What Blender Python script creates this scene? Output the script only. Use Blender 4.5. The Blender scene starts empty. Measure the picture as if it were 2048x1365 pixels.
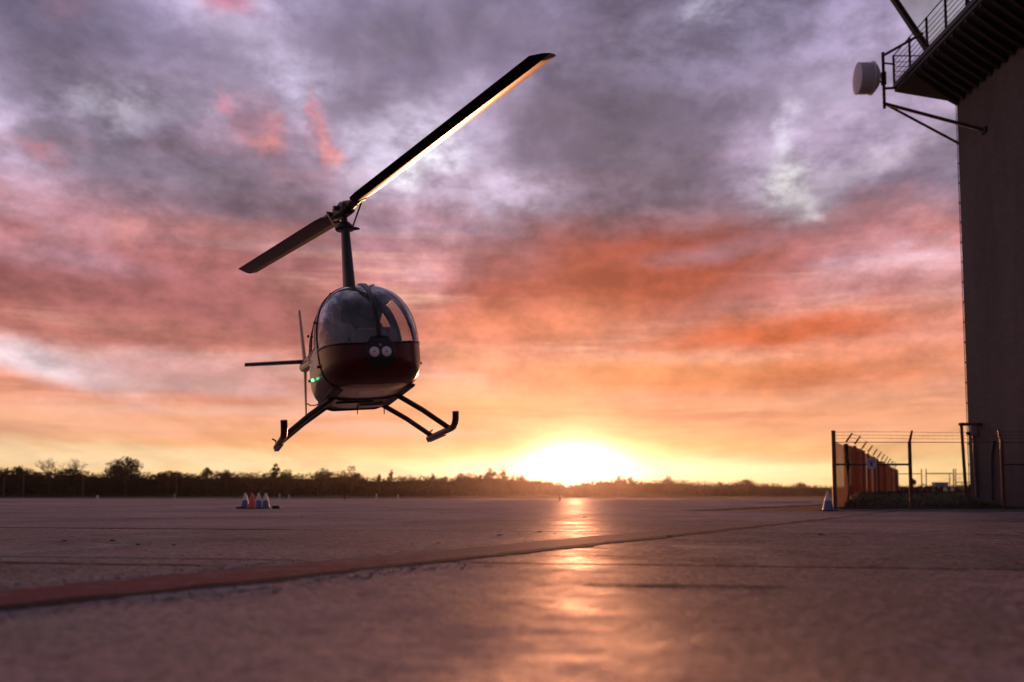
import bpy, math, random
import numpy as np
from mathutils import Vector, Matrix, Euler

C = bpy.context.scene
COL = C.collection
R = math.radians

# ------------------------------------------------------------------ camera
CAM_H, FPX, PITCH, SHIFT = 0.45, 1991.0, math.atan(0.0765), 156.0
cam_d = bpy.data.cameras.new('camera')
cam = bpy.data.objects.new('camera', cam_d)
COL.objects.link(cam)
C.camera = cam
cam.location = (0, 0, CAM_H)
cam.rotation_euler = (math.pi / 2 + PITCH, 0, 0)
cam_d.sensor_width = 36.0
cam_d.lens = 35.0
cam_d.shift_y = SHIFT / 2048.0
cam_d.clip_start = 0.05
cam_d.clip_end = 6000
cam_d.dof.use_dof = True
cam_d.dof.focus_distance = 13.2
cam_d.dof.aperture_fstop = 1.15

def ray(x, y):
    """world direction through a pixel of the 2048 x 1365 photograph (used to survey the place)"""
    u, v = (x - 1024.0) / FPX, (682.5 + SHIFT - y) / FPX
    return Vector((u, math.cos(PITCH) - v * math.sin(PITCH), math.sin(PITCH) + v * math.cos(PITCH)))

def at(x, y, Y):
    d = ray(x, y)
    return Vector((0, 0, CAM_H)) + d * (Y / d.y)

def ae(x, y):
    d = ray(x, y).normalized()
    return math.degrees(math.atan2(d.x, d.y)), math.degrees(math.asin(d.z))

# ------------------------------------------------------------------ exposure
C.view_settings.view_transform = 'Standard'
C.view_settings.look = 'None'
C.view_settings.exposure = 0.0
C.view_settings.gamma = 1.0
C.view_settings.use_curve_mapping = False
C.render.engine = 'CYCLES'
C.cycles.use_denoising = True
C.cycles.max_bounces = 8
C.cycles.transparent_max_bounces = 24
C.cycles.volume_bounces = 0

def lin(r, g, b, a=1.0):
    f = lambda c: (c / 255 / 12.92) if c / 255 <= 0.04045 else ((c / 255 + 0.055) / 1.055) ** 2.4
    return (f(r), f(g), f(b), a)

# ------------------------------------------------------------------ sky (world)
SUN_AZ, SUN_EL = 3.62, 1.7
W = bpy.data.worlds.new('World')
C.world = W
W.use_nodes = True
wt = W.node_tree
wt.nodes.clear()

class G:
    """tiny node-expression helper"""
    def __init__(s, tree): s.t = tree
    def n(s, kind, **kw):
        nd = s.t.nodes.new(kind)
        for k, v in kw.items(): setattr(nd, k, v)
        return nd
    def put(s, sock, v):
        if isinstance(v, bpy.types.NodeSocket): s.t.links.new(v, sock)
        else: sock.default_value = v
    def m(s, op, a, b=0.0, c=None, clamp=False):
        nd = s.n('ShaderNodeMath', operation=op, use_clamp=clamp)
        s.put(nd.inputs[0], a); s.put(nd.inputs[1], b)
        if c is not None: s.put(nd.inputs[2], c)
        return nd.outputs[0]
    def v(s, op, a, b=(0, 0, 0), scale=None):
        nd = s.n('ShaderNodeVectorMath', operation=op)
        s.put(nd.inputs[0], a); s.put(nd.inputs[1], b)
        if scale is not None: s.put(nd.inputs[3], scale)
        return nd.outputs[1] if op in ('LENGTH', 'DISTANCE', 'DOT_PRODUCT') else nd.outputs[0]
    def xyz(s, x, y, z):
        nd = s.n('ShaderNodeCombineXYZ')
        s.put(nd.inputs[0], x); s.put(nd.inputs[1], y); s.put(nd.inputs[2], z)
        return nd.outputs[0]
    def noise(s, vec, scale, detail=4.0, rough=0.55, color=False, dist=0.0, dim='2D'):
        nd = s.n('ShaderNodeTexNoise', noise_dimensions=dim)
        s.put(nd.inputs['Vector'], vec); s.put(nd.inputs['Scale'], scale)
        nd.inputs['Detail'].default_value = detail
        nd.inputs['Roughness'].default_value = rough
        nd.inputs['Distortion'].default_value = dist
        return nd.outputs['Color' if color else 'Fac']
    def mr(s, x, a, b, c=0.0, d=1.0, kind='SMOOTHSTEP'):
        nd = s.n('ShaderNodeMapRange', interpolation_type=kind)
        s.put(nd.inputs[0], x)
        nd.inputs[1].default_value, nd.inputs[2].default_value = a, b
        nd.inputs[3].default_value, nd.inputs[4].default_value = c, d
        return nd.outputs[0]
    def mix(s, f, a, b, blend='MIX'):
        nd = s.n('ShaderNodeMix', data_type='RGBA', blend_type=blend)
        s.put(nd.inputs[0], f); s.put(nd.inputs[6], a); s.put(nd.inputs[7], b)
        return nd.outputs[2]
    def cvec(s, c):
        nd = s.n('ShaderNodeSeparateColor'); s.put(nd.inputs[0], c)
        return s.xyz(*[s.m('SUBTRACT', nd.outputs[i], 0.5) for i in range(3)])
    def gain(s, c, f, amount=1.0):
        nd = s.n('ShaderNodeCombineColor')
        for i in range(3): s.put(nd.inputs[i], f)
        return s.mix(amount, c, nd.outputs[0], 'MULTIPLY')
    def ramp(s, x, stops, interp='LINEAR'):
        nd = s.n('ShaderNodeValToRGB')
        s.put(nd.inputs[0], x)
        cr = nd.color_ramp
        cr.interpolation = interp
        while len(cr.elements) < len(stops): cr.elements.new(0.5)
        for el, (p, c) in zip(cr.elements, stops):
            el.position = p; el.color = c
        return nd.outputs[0]

def build_sky():
    g = G(wt)
    d = g.n('ShaderNodeTexCoord').outputs['Generated']
    sp = g.n('ShaderNodeSeparateXYZ'); g.put(sp.inputs[0], d)
    dx, dy, dz = sp.outputs
    az = g.m('MULTIPLY', g.m('ARCTAN2', dx, dy), 180 / math.pi)
    el = g.m('MULTIPLY', g.m('ARCSINE', dz), 180 / math.pi)
    elp = g.m('MAXIMUM', el, 0.0)
    # position on a cloud sheet overhead: streaks squeeze towards the horizon by themselves
    zz = g.m('ADD', g.m('MAXIMUM', dz, 0.0), 0.10)
    q = g.xyz(g.m('DIVIDE', dx, zz), g.m('DIVIDE', dy, zz), 0.0)
    q3 = g.v('MULTIPLY', q, (1.0, 0.48, 1.0))
    ncol = g.noise(q3, 1.5, 3.0, 0.55, color=True)
    wv = g.cvec(ncol)
    ws = g.n('ShaderNodeSeparateXYZ'); g.put(ws.inputs[0], wv)
    fcol = g.noise(g.xyz(g.m('MULTIPLY', az, 0.16), g.m('MULTIPLY', el, 0.24), 3.1), 1.6, 4.0, 0.6, color=True)
    fv = g.cvec(fcol)
    # feature plane: azimuth and elevation in degrees, ragged by two scales of noise
    p0 = g.xyz(az, el, 0.0)
    p = g.v('ADD', p0, g.v('ADD', g.v('MULTIPLY', wv, (5.5, 3.0, 0.0)), g.v('MULTIPLY', fv, (3.8, 2.8, 0.0))))
    ps = g.v('ADD', p0, g.v('ADD', g.v('MULTIPLY', wv, (8.0, 1.4, 0.0)), g.v('MULTIPLY', fv, (4.0, 0.9, 0.0))))
    K = math.degrees(1 / FPX)
    def blob(x, y, rx, ry, rot=0.0, inner=0.0, src=None):
        a, e = ae(x, y)
        s_ = src if src is not None else p
        c_, n_ = math.cos(R(rot)), math.sin(R(rot))
        e1, e2_ = (c_ / (rx * K), n_ / (rx * K), 0.0), (-n_ / (ry * K), c_ / (ry * K), 0.0)
        u = g.m('SUBTRACT', g.v('DOT_PRODUCT', s_, e1), a * e1[0] + e * e1[1])
        w = g.m('SUBTRACT', g.v('DOT_PRODUCT', s_, e2_), a * e2_[0] + e * e2_[1])
        ln = g.m('SQRT', g.m('MULTIPLY_ADD', u, u, g.m('MULTIPLY', w, w)))
        return g.mr(ln, inner, 1.0, 1.0, 0.0)
    # base gradient by elevation, lifted and dropped by the streak noise
    streak = g.noise(g.xyz(g.m('MULTIPLY', az, 0.035), g.m('MULTIPLY', el, 0.34), 1.7), 1.0, 4.0, 0.55, dist=0.35)
    e2 = g.m('ADD', elp, g.m('MULTIPLY', g.m('SUBTRACT', streak, 0.5), g.mr(elp, 1.5, 9.0, 0.6, 9.0)))
    e2 = g.m('ADD', e2, g.m('MULTIPLY', ws.outputs[0], g.mr(elp, 3.0, 16.0, 0.3, 5.0)))
    st = [(0.0, (255, 210, 142)), (1.9, (255, 214, 152)), (2.6, (250, 194, 136)), (3.6, (245, 172, 134)), (5.5, (238, 160, 132)),
          (8.0, (218, 140, 124)), (11.0, (190, 114, 108)), (13.5, (172, 110, 114)), (16.0, (170, 132, 148)),
          (19.0, (166, 146, 172)), (23.0, (148, 132, 160)), (28.0, (136, 124, 156)), (40.0, (110, 102, 132)), (90.0, (86, 84, 112))]
    base = g.ramp(g.m('DIVIDE', e2, 90.0), [(a / 90.0, lin(*c)) for a, c in st])
    # cloud mottling of the upper sky
    cl = g.noise(g.v('ADD', q3, g.v('SCALE', wv, scale=0.22)), 1.15, 6.0, 0.53)
    cl2 = g.noise(g.v('ADD', q3, (4.2, 1.3, 0.0)), 2.8, 6.0, 0.56)
    cm = g.m('ADD', g.m('MULTIPLY', cl, 0.65), g.m('MULTIPLY', cl2, 0.35))
    up = g.mr(elp, 7.0, 17.0)
    dark = g.mix(g.mr(elp, 9, 15), lin(168, 104, 98), lin(104, 92, 108))
    light = g.mix(g.mr(elp, 9, 15), lin(240, 178, 162), lin(212, 198, 226))
    base = g.mix(g.m('MULTIPLY', g.mr(cm, 0.47, 0.34), g.mr(elp, 5, 15, 0.25, 0.75)), base, dark)
    base = g.mix(g.m('MULTIPLY', g.mr(cm, 0.52, 0.70), g.mr(elp, 5, 15, 0.25, 0.9)), base, light)
    s2 = g.noise(g.xyz(g.m('MULTIPLY', az, 0.05), g.m('MULTIPLY', el, 0.75), 9.3), 1.0, 4.0, 0.56, dist=0.15)
    mid = g.m('MULTIPLY', g.mr(elp, 2.4, 4.5), g.mr(elp, 17, 11))
    base = g.mix(g.m('MULTIPLY', g.mr(s2, 0.5, 0.32), g.m('MULTIPLY', mid, 0.5)), base, lin(176, 104, 92))
    base = g.mix(g.m('MULTIPLY', g.mr(s2, 0.52, 0.70), g.m('MULTIPLY', mid, 0.6)), base, lin(244, 190, 172))
    col = base
    # cloud masses, gaps and lit patches of this evening
    F = [  # x, y, rx, ry, rot, colour, amount, inner
        (820, 90, 420, 150, 8, (104, 94, 110), 0.85, 0.1), (150, 60, 330, 90, -6, (112, 104, 128), 0.7, 0.1), (100, 170, 260, 60, -8, (124, 114, 138), 0.6, 0.1),
        (1160, 260, 300, 130, 10, (116, 102, 118), 0.8, 0.1), (690, 200, 90, 120, 30, (120, 108, 128), 0.7, 0.1), (1330, 330, 150, 60, -10, (128, 112, 128), 0.65, 0.1),
        (1600, 200, 260, 70, 6, (122, 110, 128), 0.6, 0.1), (110, 292, 70, 38, 0, (108, 98, 112), 0.95, 0.2), (250, 275, 60, 55, 0, (126, 116, 136), 0.75, 0.1),
        (420, 130, 110, 90, 30, (118, 106, 124), 0.6, 0.0), (1000, 370, 190, 60, 0, (166, 152, 176), 0.6, 0.0),
        (1420, 70, 330, 100, 10, (148, 138, 168), 0.75, 0.1), (330, 210, 360, 50, 6, (150, 138, 160), 0.7, 0.0), (300, 350, 330, 60, 2, (150, 132, 150), 0.65, 0.0),
        (560, 165, 130, 60, -12, (178, 168, 194), 0.7, 0.0), (240, 236, 110, 36, 4, (196, 186, 206), 0.85, 0.0), (820, 300, 160, 110, 20, (196, 188, 208), 0.85, 0.0),
        (850, 335, 66, 50, 35, (240, 236, 246), 1.0, 0.0), (1000, 400, 150, 70, -10, (186, 170, 192), 0.8, 0.0), (1400, 14, 110, 40, 20, (200, 194, 220), 0.8, 0.0),
        (1590, 370, 150, 80, -14, (200, 188, 206), 0.8, 0.0), (1545, 290, 30, 80, -8, (204, 194, 212), 0.7, 0.0), (1605, 372, 90, 44, -20, (252, 246, 248), 1.0, 0.0),
        (1660, 400, 60, 24, -30, (240, 232, 238), 0.9, 0.0), (1760, 330, 220, 36, 14, (182, 166, 182), 0.7, 0.0), (1300, 430, 240, 40, 6, (170, 142, 160), 0.6, 0.0),
        (480, 235, 60, 30, -20, (136, 116, 134), 0.7, 0.0), (500, 258, 88, 40, -52, (202, 128, 138), 0.72, 0.0), (512, 292, 44, 24, -10, (224, 146, 138), 0.75, 0.0), (425, 204, 40, 22, -20, (190, 124, 140), 0.7, 0.0), (468, 225, 66, 20, -55, (132, 112, 130), 0.75, 0.0),
        (632, 262, 88, 36, -62, (204, 132, 140), 0.72, 0.0), (655, 302, 40, 24, -40, (226, 148, 142), 0.75, 0.0), (604, 205, 34, 20, -60, (196, 128, 144), 0.7, 0.0), (608, 262, 56, 16, -62, (140, 114, 132), 0.7, 0.0),
        (438, 14, 80, 42, 0, (186, 108, 126), 0.8, 0.0), (100, 312, 52, 14, 0, (176, 112, 120), 0.6, 0.0), (120, 20, 60, 40, 0, (150, 104, 118), 0.5, 0.0),
        (1890, 440, 50, 50, 40, (206, 138, 130), 0.7, 0.0), (1750, 450, 240, 70, 12, (172, 112, 116), 0.8, 0.1)]
    FS = [  # long streaks
        (440, 454, 240, 34, 0, (206, 132, 122), 0.85, 0.0), (270, 462, 36, 44, 20, (216, 142, 126), 0.8, 0.0), (320, 570, 480, 110, -6, (158, 94, 94), 0.95, 0.25),
        (200, 420, 420, 70, 0, (158, 112, 122), 0.6, 0.0), (120, 510, 200, 40, -6, (170, 130, 146), 0.6, 0.0), (90, 722, 260, 50, -8, (234, 210, 216), 1.0, 0.1), (420, 775, 260, 26, -5, (222, 180, 180), 0.7, 0.0), (180, 915, 460, 34, 0, (255, 220, 176), 0.75, 0.2), (400, 740, 330, 40, -5, (208, 160, 164), 0.7, 0.0), (60, 650, 240, 26, -6, (178, 106, 100), 0.7, 0.0),
        (420, 690, 260, 30, -6, (190, 118, 108), 0.6, 0.0), (1270, 550, 360, 120, 3, (186, 90, 70), 1.0, 0.25), (1540, 600, 330, 46, 6, (188, 116, 112), 0.7, 0.0), (1560, 665, 380, 44, 2, (204, 100, 66), 1.0, 0.15),
        (1050, 650, 260, 60, 2, (220, 128, 96), 0.75, 0.0), (1650, 740, 420, 50, 2, (224, 122, 78), 0.85, 0.0), (1250, 745, 330, 50, 0, (240, 150, 92), 0.7, 0.0), (1750, 830, 300, 34, 0, (236, 158, 120), 0.6, 0.0),
        (1620, 905, 190, 22, 0, (226, 150, 96), 0.6, 0.2), (900, 800, 230, 60, 0, (250, 176, 118), 0.6, 0.0), (150, 850, 400, 40, 0, (248, 186, 152), 0.5, 0.0), (650, 880, 420, 22, 0, (238, 168, 118), 0.5, 0.1), (900, 520, 240, 60, 0, (198, 128, 130), 0.6, 0.0),
        (1400, 500, 220, 30, 6, (182, 136, 150), 0.6, 0.0), (1800, 560, 220, 40, 4, (176, 122, 126), 0.6, 0.0), (980, 720, 130, 40, 0, (246, 170, 126), 0.5, 0.0), (1840, 640, 200, 60, 3, (222, 150, 132), 0.5, 0.0)]
    gr = g.noise(g.xyz(g.m('MULTIPLY', az, 0.5), g.m('MULTIPLY', el, 0.9), 5.5), 0.6, 8.0, 0.68, dist=0.0)
    tex = g.mr(gr, 0.34, 0.60, 0.5, 1.0)
    tex2 = g.mr(g.m('ADD', g.m('MULTIPLY', gr, 0.5), g.m('MULTIPLY', cl2, 0.5)), 0.36, 0.56, 0.35, 1.0)
    for x, y, rx, ry, rot, c, amt, inn in F:
        pink = c[0] > c[2] + 28
        col = g.mix(g.m('MULTIPLY', blob(x, y, rx * 1.25, ry * 1.25, rot, inn), g.m('MULTIPLY', tex2 if pink else tex, amt)), col, lin(*c))
    for x, y, rx, ry, rot, c, amt, inn in FS:
        col = g.mix(g.m('MULTIPLY', blob(x, y, rx * 1.25, ry * 1.25, rot, inn, ps), amt), col, lin(*c))
    # body of the clouds: thick parts darker, thin parts brighter
    col = g.gain(col, g.mr(cm, 0.43, 0.575, 0.80, 1.50), g.mr(elp, 8.0, 16.0, 0.20, 0.95))
    # fine cloud grain
    col = g.gain(col, g.mr(gr, 0.34, 0.64, 0.78, 1.24, 'LINEAR'), g.mr(elp, 2.0, 9.0, 0.0, 1.0))
    # away from the sunset the cloud deck is unlit and blue-grey
    sd = (math.sin(R(SUN_AZ)) * math.cos(R(SUN_EL)), math.cos(R(SUN_AZ)) * math.cos(R(SUN_EL)), math.sin(R(SUN_EL)))
    dot = g.v('DOT_PRODUCT', d, sd)
    ang = g.m('MULTIPLY', g.m('ARCCOSINE', g.m('MINIMUM', dot, 1.0)), 180 / math.pi)
    back = g.mix(g.mr(elp, 0, 40), lin(118, 100, 114), lin(84, 80, 102))
    back = g.gain(back, g.mr(cm, 0.40, 0.62, 0.75, 1.25))
    col = g.mix(g.mr(ang, 42, 120, 0, 1), col, back)
    # glow of the sun behind thin cloud, flattened along the horizon
    da = g.m('SUBTRACT', az, SUN_AZ)
    de = g.m('SUBTRACT', el, 1.35)
    def gauss(sa, se, wob=0.0):
        a2 = g.m('POWER', g.m('DIVIDE', da, sa), 2.0)
        e3 = g.m('POWER', g.m('ABSOLUTE', g.m('DIVIDE', g.m('ADD', de, g.m('MULTIPLY', ws.outputs[1], wob)), se)), 2.0)
        return g.m('EXPONENT', g.m('MULTIPLY', g.m('ADD', a2, e3), -1.0))
    front = g.mr(dy, 0.0, 0.3)
    def add(col, f, c):
        return g.mix(g.m('MULTIPLY', f, front), col, (*c, 1.0), 'ADD')
    col = add(col, gauss(18.0, 6.5, 3.0), (0.05, 0.012, 0.0))
    col = add(col, gauss(5.4, 2.6, 0.8), (0.34, 0.13, 0.03))
    col = add(col, gauss(2.6, 1.45, 0.4), (1.3, 1.05, 0.70))
    col = add(col, gauss(13.0, 0.80, 0.1), (0.52, 0.47, 0.38))
    col = add(col, gauss(2.0, 1.2), (5.0, 3.9, 2.3))
    col = add(col, gauss(1.5, 7.0), (0.10, 0.055, 0.015))
    # below the horizon: dim ground colour
    col = g.mix(g.mr(el, -0.6, 0.0), lin(70, 52, 48), col)
    sky = g.n('ShaderNodeTexSky', sky_type='NISHITA')
    sky.sun_disc = False
    sky.sun_elevation = R(SUN_EL)
    sky.sun_rotation = R(SUN_AZ)
    b1 = g.n('ShaderNodeBackground'); g.put(b1.inputs[0], sky.outputs[0]); b1.inputs[1].default_value = 0.1
    b2 = g.n('ShaderNodeBackground'); g.put(b2.inputs[0], col); b2.inputs[1].default_value = 1.0
    ad = g.n('ShaderNodeMixShader'); ad.inputs[0].default_value = 0.94; wt.links.new(b1.outputs[0], ad.inputs[1]); wt.links.new(b2.outputs[0], ad.inputs[2])
    out = g.n('ShaderNodeOutputWorld'); wt.links.new(ad.outputs[0], out.inputs[0])
build_sky()
W.cycles.sampling_method = 'MANUAL'
W.cycles.sample_map_resolution = 512

sun_d = bpy.data.lights.new('sun', 'SUN')
sun_d.energy = 2.2
sun_d.angle = R(0.6)
sun_d.color = (1.0, 0.36, 0.17)
sun = bpy.data.objects.new('sun', sun_d)
COL.objects.link(sun)
sv = Vector((math.sin(R(SUN_AZ)) * math.cos(R(SUN_EL)), math.cos(R(SUN_AZ)) * math.cos(R(SUN_EL)), math.sin(R(SUN_EL))))
sun.rotation_euler = sv.to_track_quat('Z', 'Y').to_euler()

# ------------------------------------------------------------------ materials
MATS = {}
def mat(name, color, rough=0.6, metal=0.0, spec=0.5, var=0.0, vscale=8.0, bump=0.0, bscale=40.0, coat=0.0, rvar=0.0, emit=None, trans=0.0, obj=False, clear=0.0):
    m = bpy.data.materials.new(name); m.use_nodes = True
    nt = m.node_tree; g = G(nt)
    b = nt.nodes['Principled BSDF']
    b.inputs['Base Color'].default_value = (*color, 1)
    b.inputs['Roughness'].default_value = rough
    b.inputs['Metallic'].default_value = metal
    b.inputs['Specular IOR Level'].default_value = spec
    b.inputs['Coat Weight'].default_value = coat
    b.inputs['Coat Roughness'].default_value = 0.06
    if emit:
        b.inputs['Emission Color'].default_value = (*emit[0], 1); b.inputs['Emission Strength'].default_value = emit[1]
    co = g.n('ShaderNodeNewGeometry').outputs['Position'] if not obj else g.n('ShaderNodeTexCoord').outputs['Object']
    if var > 0 or rvar > 0:
        nz = g.noise(co, vscale, 5.0, 0.6, dim='3D')
        if var > 0:
            f = g.m('ADD', 1.0 - var, g.m('MULTIPLY', nz, 2 * var))
            nt.links.new(g.v('SCALE', (*color,), scale=f), b.inputs['Base Color'])
        if rvar > 0:
            nt.links.new(g.m('ADD', rough - rvar, g.m('MULTIPLY', nz, 2 * rvar)), b.inputs['Roughness'])
    if bump > 0:
        bp = g.n('ShaderNodeBump'); bp.inputs['Distance'].default_value = bump
        bp.inputs['Strength'].default_value = 1.0
        nt.links.new(g.noise(co, bscale, 4.0, 0.6, dim='3D'), bp.inputs['Height'])
        nt.links.new(bp.outputs[0], b.inputs['Normal'])
    if trans > 0:
        tr = g.n('ShaderNodeBsdfTranslucent'); tr.inputs[0].default_value = (*color, 1)
        mx = g.n('ShaderNodeMixShader'); mx.inputs[0].default_value = trans
        nt.links.new(b.outputs[0], mx.inputs[1]); nt.links.new(tr.outputs[0], mx.inputs[2])
        nt.links.new(mx.outputs[0], nt.nodes['Material Output'].inputs[0])
    if clear > 0:
        ts = g.n('ShaderNodeBsdfTransparent'); m3 = g.n('ShaderNodeMixShader'); m3.inputs[0].default_value = clear
        src = nt.nodes['Material Output'].inputs[0].links[0].from_socket
        nt.links.new(src, m3.inputs[1]); nt.links.new(ts.outputs[0], m3.inputs[2]); nt.links.new(m3.outputs[0], nt.nodes['Material Output'].inputs[0])
    MATS[name] = m
    return m

def glass_mat(name, tint, f0=0.04, rough=0.02, haze=0.0):
    m = bpy.data.materials.new(name); m.use_nodes = True
    nt = m.node_tree; nt.nodes.clear(); g = G(nt)
    tr = g.n('ShaderNodeBsdfTransparent'); tr.inputs[0].default_value = (*tint, 1)
    gl = g.n('ShaderNodeBsdfGlossy'); gl.inputs['Roughness'].default_value = rough; gl.inputs[0].default_value = (1, 1, 1, 1)
    lw = g.n('ShaderNodeLayerWeight'); lw.inputs[0].default_value = 0.5
    f = g.m('ADD', f0, g.m('MULTIPLY', g.m('POWER', lw.outputs['Facing'], 5.0), 0.9 - f0), clamp=True)
    mx = g.n('ShaderNodeMixShader'); nt.links.new(f, mx.inputs[0])
    nt.links.new(tr.outputs[0], mx.inputs[1]); nt.links.new(gl.outputs[0], mx.inputs[2])
    last = mx
    if haze > 0:   # film of dust on the plexiglass
        df = g.n('ShaderNodeBsdfDiffuse'); df.inputs[0].default_value = (0.5, 0.5, 0.52, 1)
        nz = g.noise(g.n('ShaderNodeTexCoord').outputs['Object'], 3.0, 5.0, 0.65, dim='3D')
        m2 = g.n('ShaderNodeMixShader'); nt.links.new(g.mr(nz, 0.3, 0.75, haze * 0.3, haze * 1.7), m2.inputs[0])
        nt.links.new(mx.outputs[0], m2.inputs[1]); nt.links.new(df.outputs[0], m2.inputs[2]); last = m2
    out = g.n('ShaderNodeOutputMaterial'); nt.links.new(last.outputs[0], out.inputs[0])
    MATS[name] = m
    return m

def concrete_mat(name):
    m = bpy.data.materials.new(name); m.use_nodes = True
    nt = m.node_tree; g = G(nt); b = nt.nodes['Principled BSDF']
    pos = g.n('ShaderNodeNewGeometry').outputs['Position']
    p2 = g.v('MULTIPLY', pos, (1, 1, 0))
    big = g.noise(p2, 0.22, 4.0, 0.6)
    med = g.noise(g.v('ADD', p2, (7, 3, 0)), 3.4, 5.0, 0.62)
    fine = g.noise(p2, 22.0, 5.0, 0.75)
    pit = g.noise(g.v('ADD', p2, (3, 9, 0)), 10.0, 4.0, 0.68)
    rnd = g.n('ShaderNodeObjectInfo').outputs['Random']
    m1 = g.noise(g.v('MULTIPLY', p2, (1.0, 0.8, 0)), 0.95, 4.0, 0.62)
    st = lambda n_, a_, b_: g.mr(n_, a_, b_, 0.0, 1.0, 'LINEAR')
    tone = g.m('ADD', g.m('MULTIPLY', st(big, .36, .64), 0.20), g.m('MULTIPLY', st(m1, .34, .66), 0.26))
    tone = g.m('ADD', tone, g.m('ADD', g.m('MULTIPLY', st(med, .34, .66), 0.30), g.m('MULTIPLY', st(fine, .38, .62), 0.34)))
    tone = g.m('ADD', tone, g.m('SUBTRACT', g.m('MULTIPLY', g.m('SUBTRACT', rnd, 0.5), 0.16), 0.05))
    c = g.ramp(tone, [(0.32, (0.026, 0.017, 0.015, 1)), (0.44, (0.105, 0.068, 0.058, 1)), (0.54, (0.235, 0.148, 0.126, 1)), (0.67, (0.44, 0.30, 0.26, 1))])
    c = g.mix(g.mr(pit, 0.60, 0.72, 0, 0.5), c, (0.07, 0.058, 0.054, 1))       # oil and rubber stains
    nt.links.new(c, b.inputs['Base Color'])
    rg = g.m('ADD', g.m('MULTIPLY', m1, 0.26), g.m('MULTIPLY', med, 0.32))
    rg = g.m('ADD', rg, g.m('MULTIPLY', rnd, 0.07))
    nt.links.new(g.mr(rg, 0.18, 0.42, 0.42, 0.74, 'LINEAR'), b.inputs['Roughness'])
    nt.links.new(g.mr(g.m('ADD', g.m('MULTIPLY', med, 0.35), g.m('ADD', g.m('MULTIPLY', pit, 0.30), g.m('MULTIPLY', m1, 0.35))), 0.42, 0.56, 0.60, 0.02, 'LINEAR'), b.inputs['Specular IOR Level'])
    bp = g.n('ShaderNodeBump'); bp.inputs['Distance'].default_value = 0.045; bp.inputs['Strength'].default_value = 1.0
    h = g.m('ADD', g.m('MULTIPLY', fine, 0.45), g.m('ADD', g.m('MULTIPLY', med, 0.7), g.m('MULTIPLY', pit, 0.75)))
    nt.links.new(h, bp.inputs['Height']); nt.links.new(bp.outputs[0], b.inputs['Normal'])
    MATS[name] = m
    return m

def worn_paint_mat():
    m = bpy.data.materials.new('worn red paint'); m.use_nodes = True
    nt = m.node_tree; g = G(nt); b = nt.nodes['Principled BSDF']
    pos = g.v('MULTIPLY', g.n('ShaderNodeNewGeometry').outputs['Position'], (1, 1, 0))
    n1 = g.noise(pos, 5.0, 6.0, 0.7); n2 = g.noise(pos, 30.0, 4.0, 0.7)
    sp = g.n('ShaderNodeSeparateXYZ'); g.put(sp.inputs[0], g.n('ShaderNodeNewGeometry').outputs['Position'])
    wear = g.m('ADD', g.m('ADD', g.m('MULTIPLY', n1, 0.7), g.m('MULTIPLY', n2, 0.3)), g.mr(sp.outputs[1], 4.0, 10.0, 0.0, 0.26))
    red = g.mix(n2, (0.095, 0.004, 0.012, 1), (0.19, 0.013, 0.027, 1))
    nt.links.new(g.mix(g.mr(wear, 0.53, 0.68), red, (0.16, 0.105, 0.092, 1)), b.inputs['Base Color'])
    b.inputs['Roughness'].default_value = 0.8
    b.inputs['Specular IOR Level'].default_value = 0.12
    bp = g.n('ShaderNodeBump'); bp.inputs['Distance'].default_value = 0.006
    nt.links.new(n1, bp.inputs['Height']); nt.links.new(bp.outputs[0], b.inputs['Normal'])
    MATS['red_paint'] = m

def block_wall_mat(name):
    m = bpy.data.materials.new(name); m.use_nodes = True
    nt = m.node_tree; g = G(nt); b = nt.nodes['Principled BSDF']
    sp = g.n('ShaderNodeSeparateXYZ'); pos = g.n('ShaderNodeNewGeometry').outputs['Position']; g.put(sp.inputs[0], pos)
    uv = g.xyz(g.m('ADD', sp.outputs[0], sp.outputs[1]), sp.outputs[2], 0.0)
    bk = g.n('ShaderNodeTexBrick'); g.put(bk.inputs['Vector'], uv)
    bk.inputs['Scale'].default_value = 1.0; bk.inputs['Brick Width'].default_value = 0.40; bk.inputs['Row Height'].default_value = 0.20
    bk.inputs['Mortar Size'].default_value = 0.008; bk.inputs['Mortar Smooth'].default_value = 0.3
    bk.inputs['Color1'].default_value = (0.150, 0.122, 0.110, 1); bk.inputs['Color2'].default_value = (0.168, 0.138, 0.125, 1); bk.inputs['Mortar'].default_value = (0.138, 0.113, 0.102, 1)
    st = g.noise(g.v('MULTIPLY', pos, (0.8, 0.8, 0.14)), 1.0, 5.0, 0.62, dim='3D')
    fn = g.noise(pos, 14.0, 4.0, 0.65, dim='3D')
    k = g.m('ADD', g.mr(st, 0.34, 0.66, 0.84, 1.08, 'LINEAR'), g.m('MULTIPLY', g.m('SUBTRACT', fn, 0.5), 0.5))
    nt.links.new(g.v('SCALE', bk.outputs['Color'], scale=k), b.inputs['Base Color'])
    b.inputs['Roughness'].default_value = 0.9; b.inputs['Specular IOR Level'].default_value = 0.15
    bp = g.n('ShaderNodeBump'); bp.inputs['Distance'].default_value = 0.004
    nt.links.new(g.m('SUBTRACT', g.m('MULTIPLY', fn, 0.6), bk.outputs['Fac']), bp.inputs['Height']); nt.links.new(bp.outputs[0], b.inputs['Normal'])
    MATS[name] = m

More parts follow.
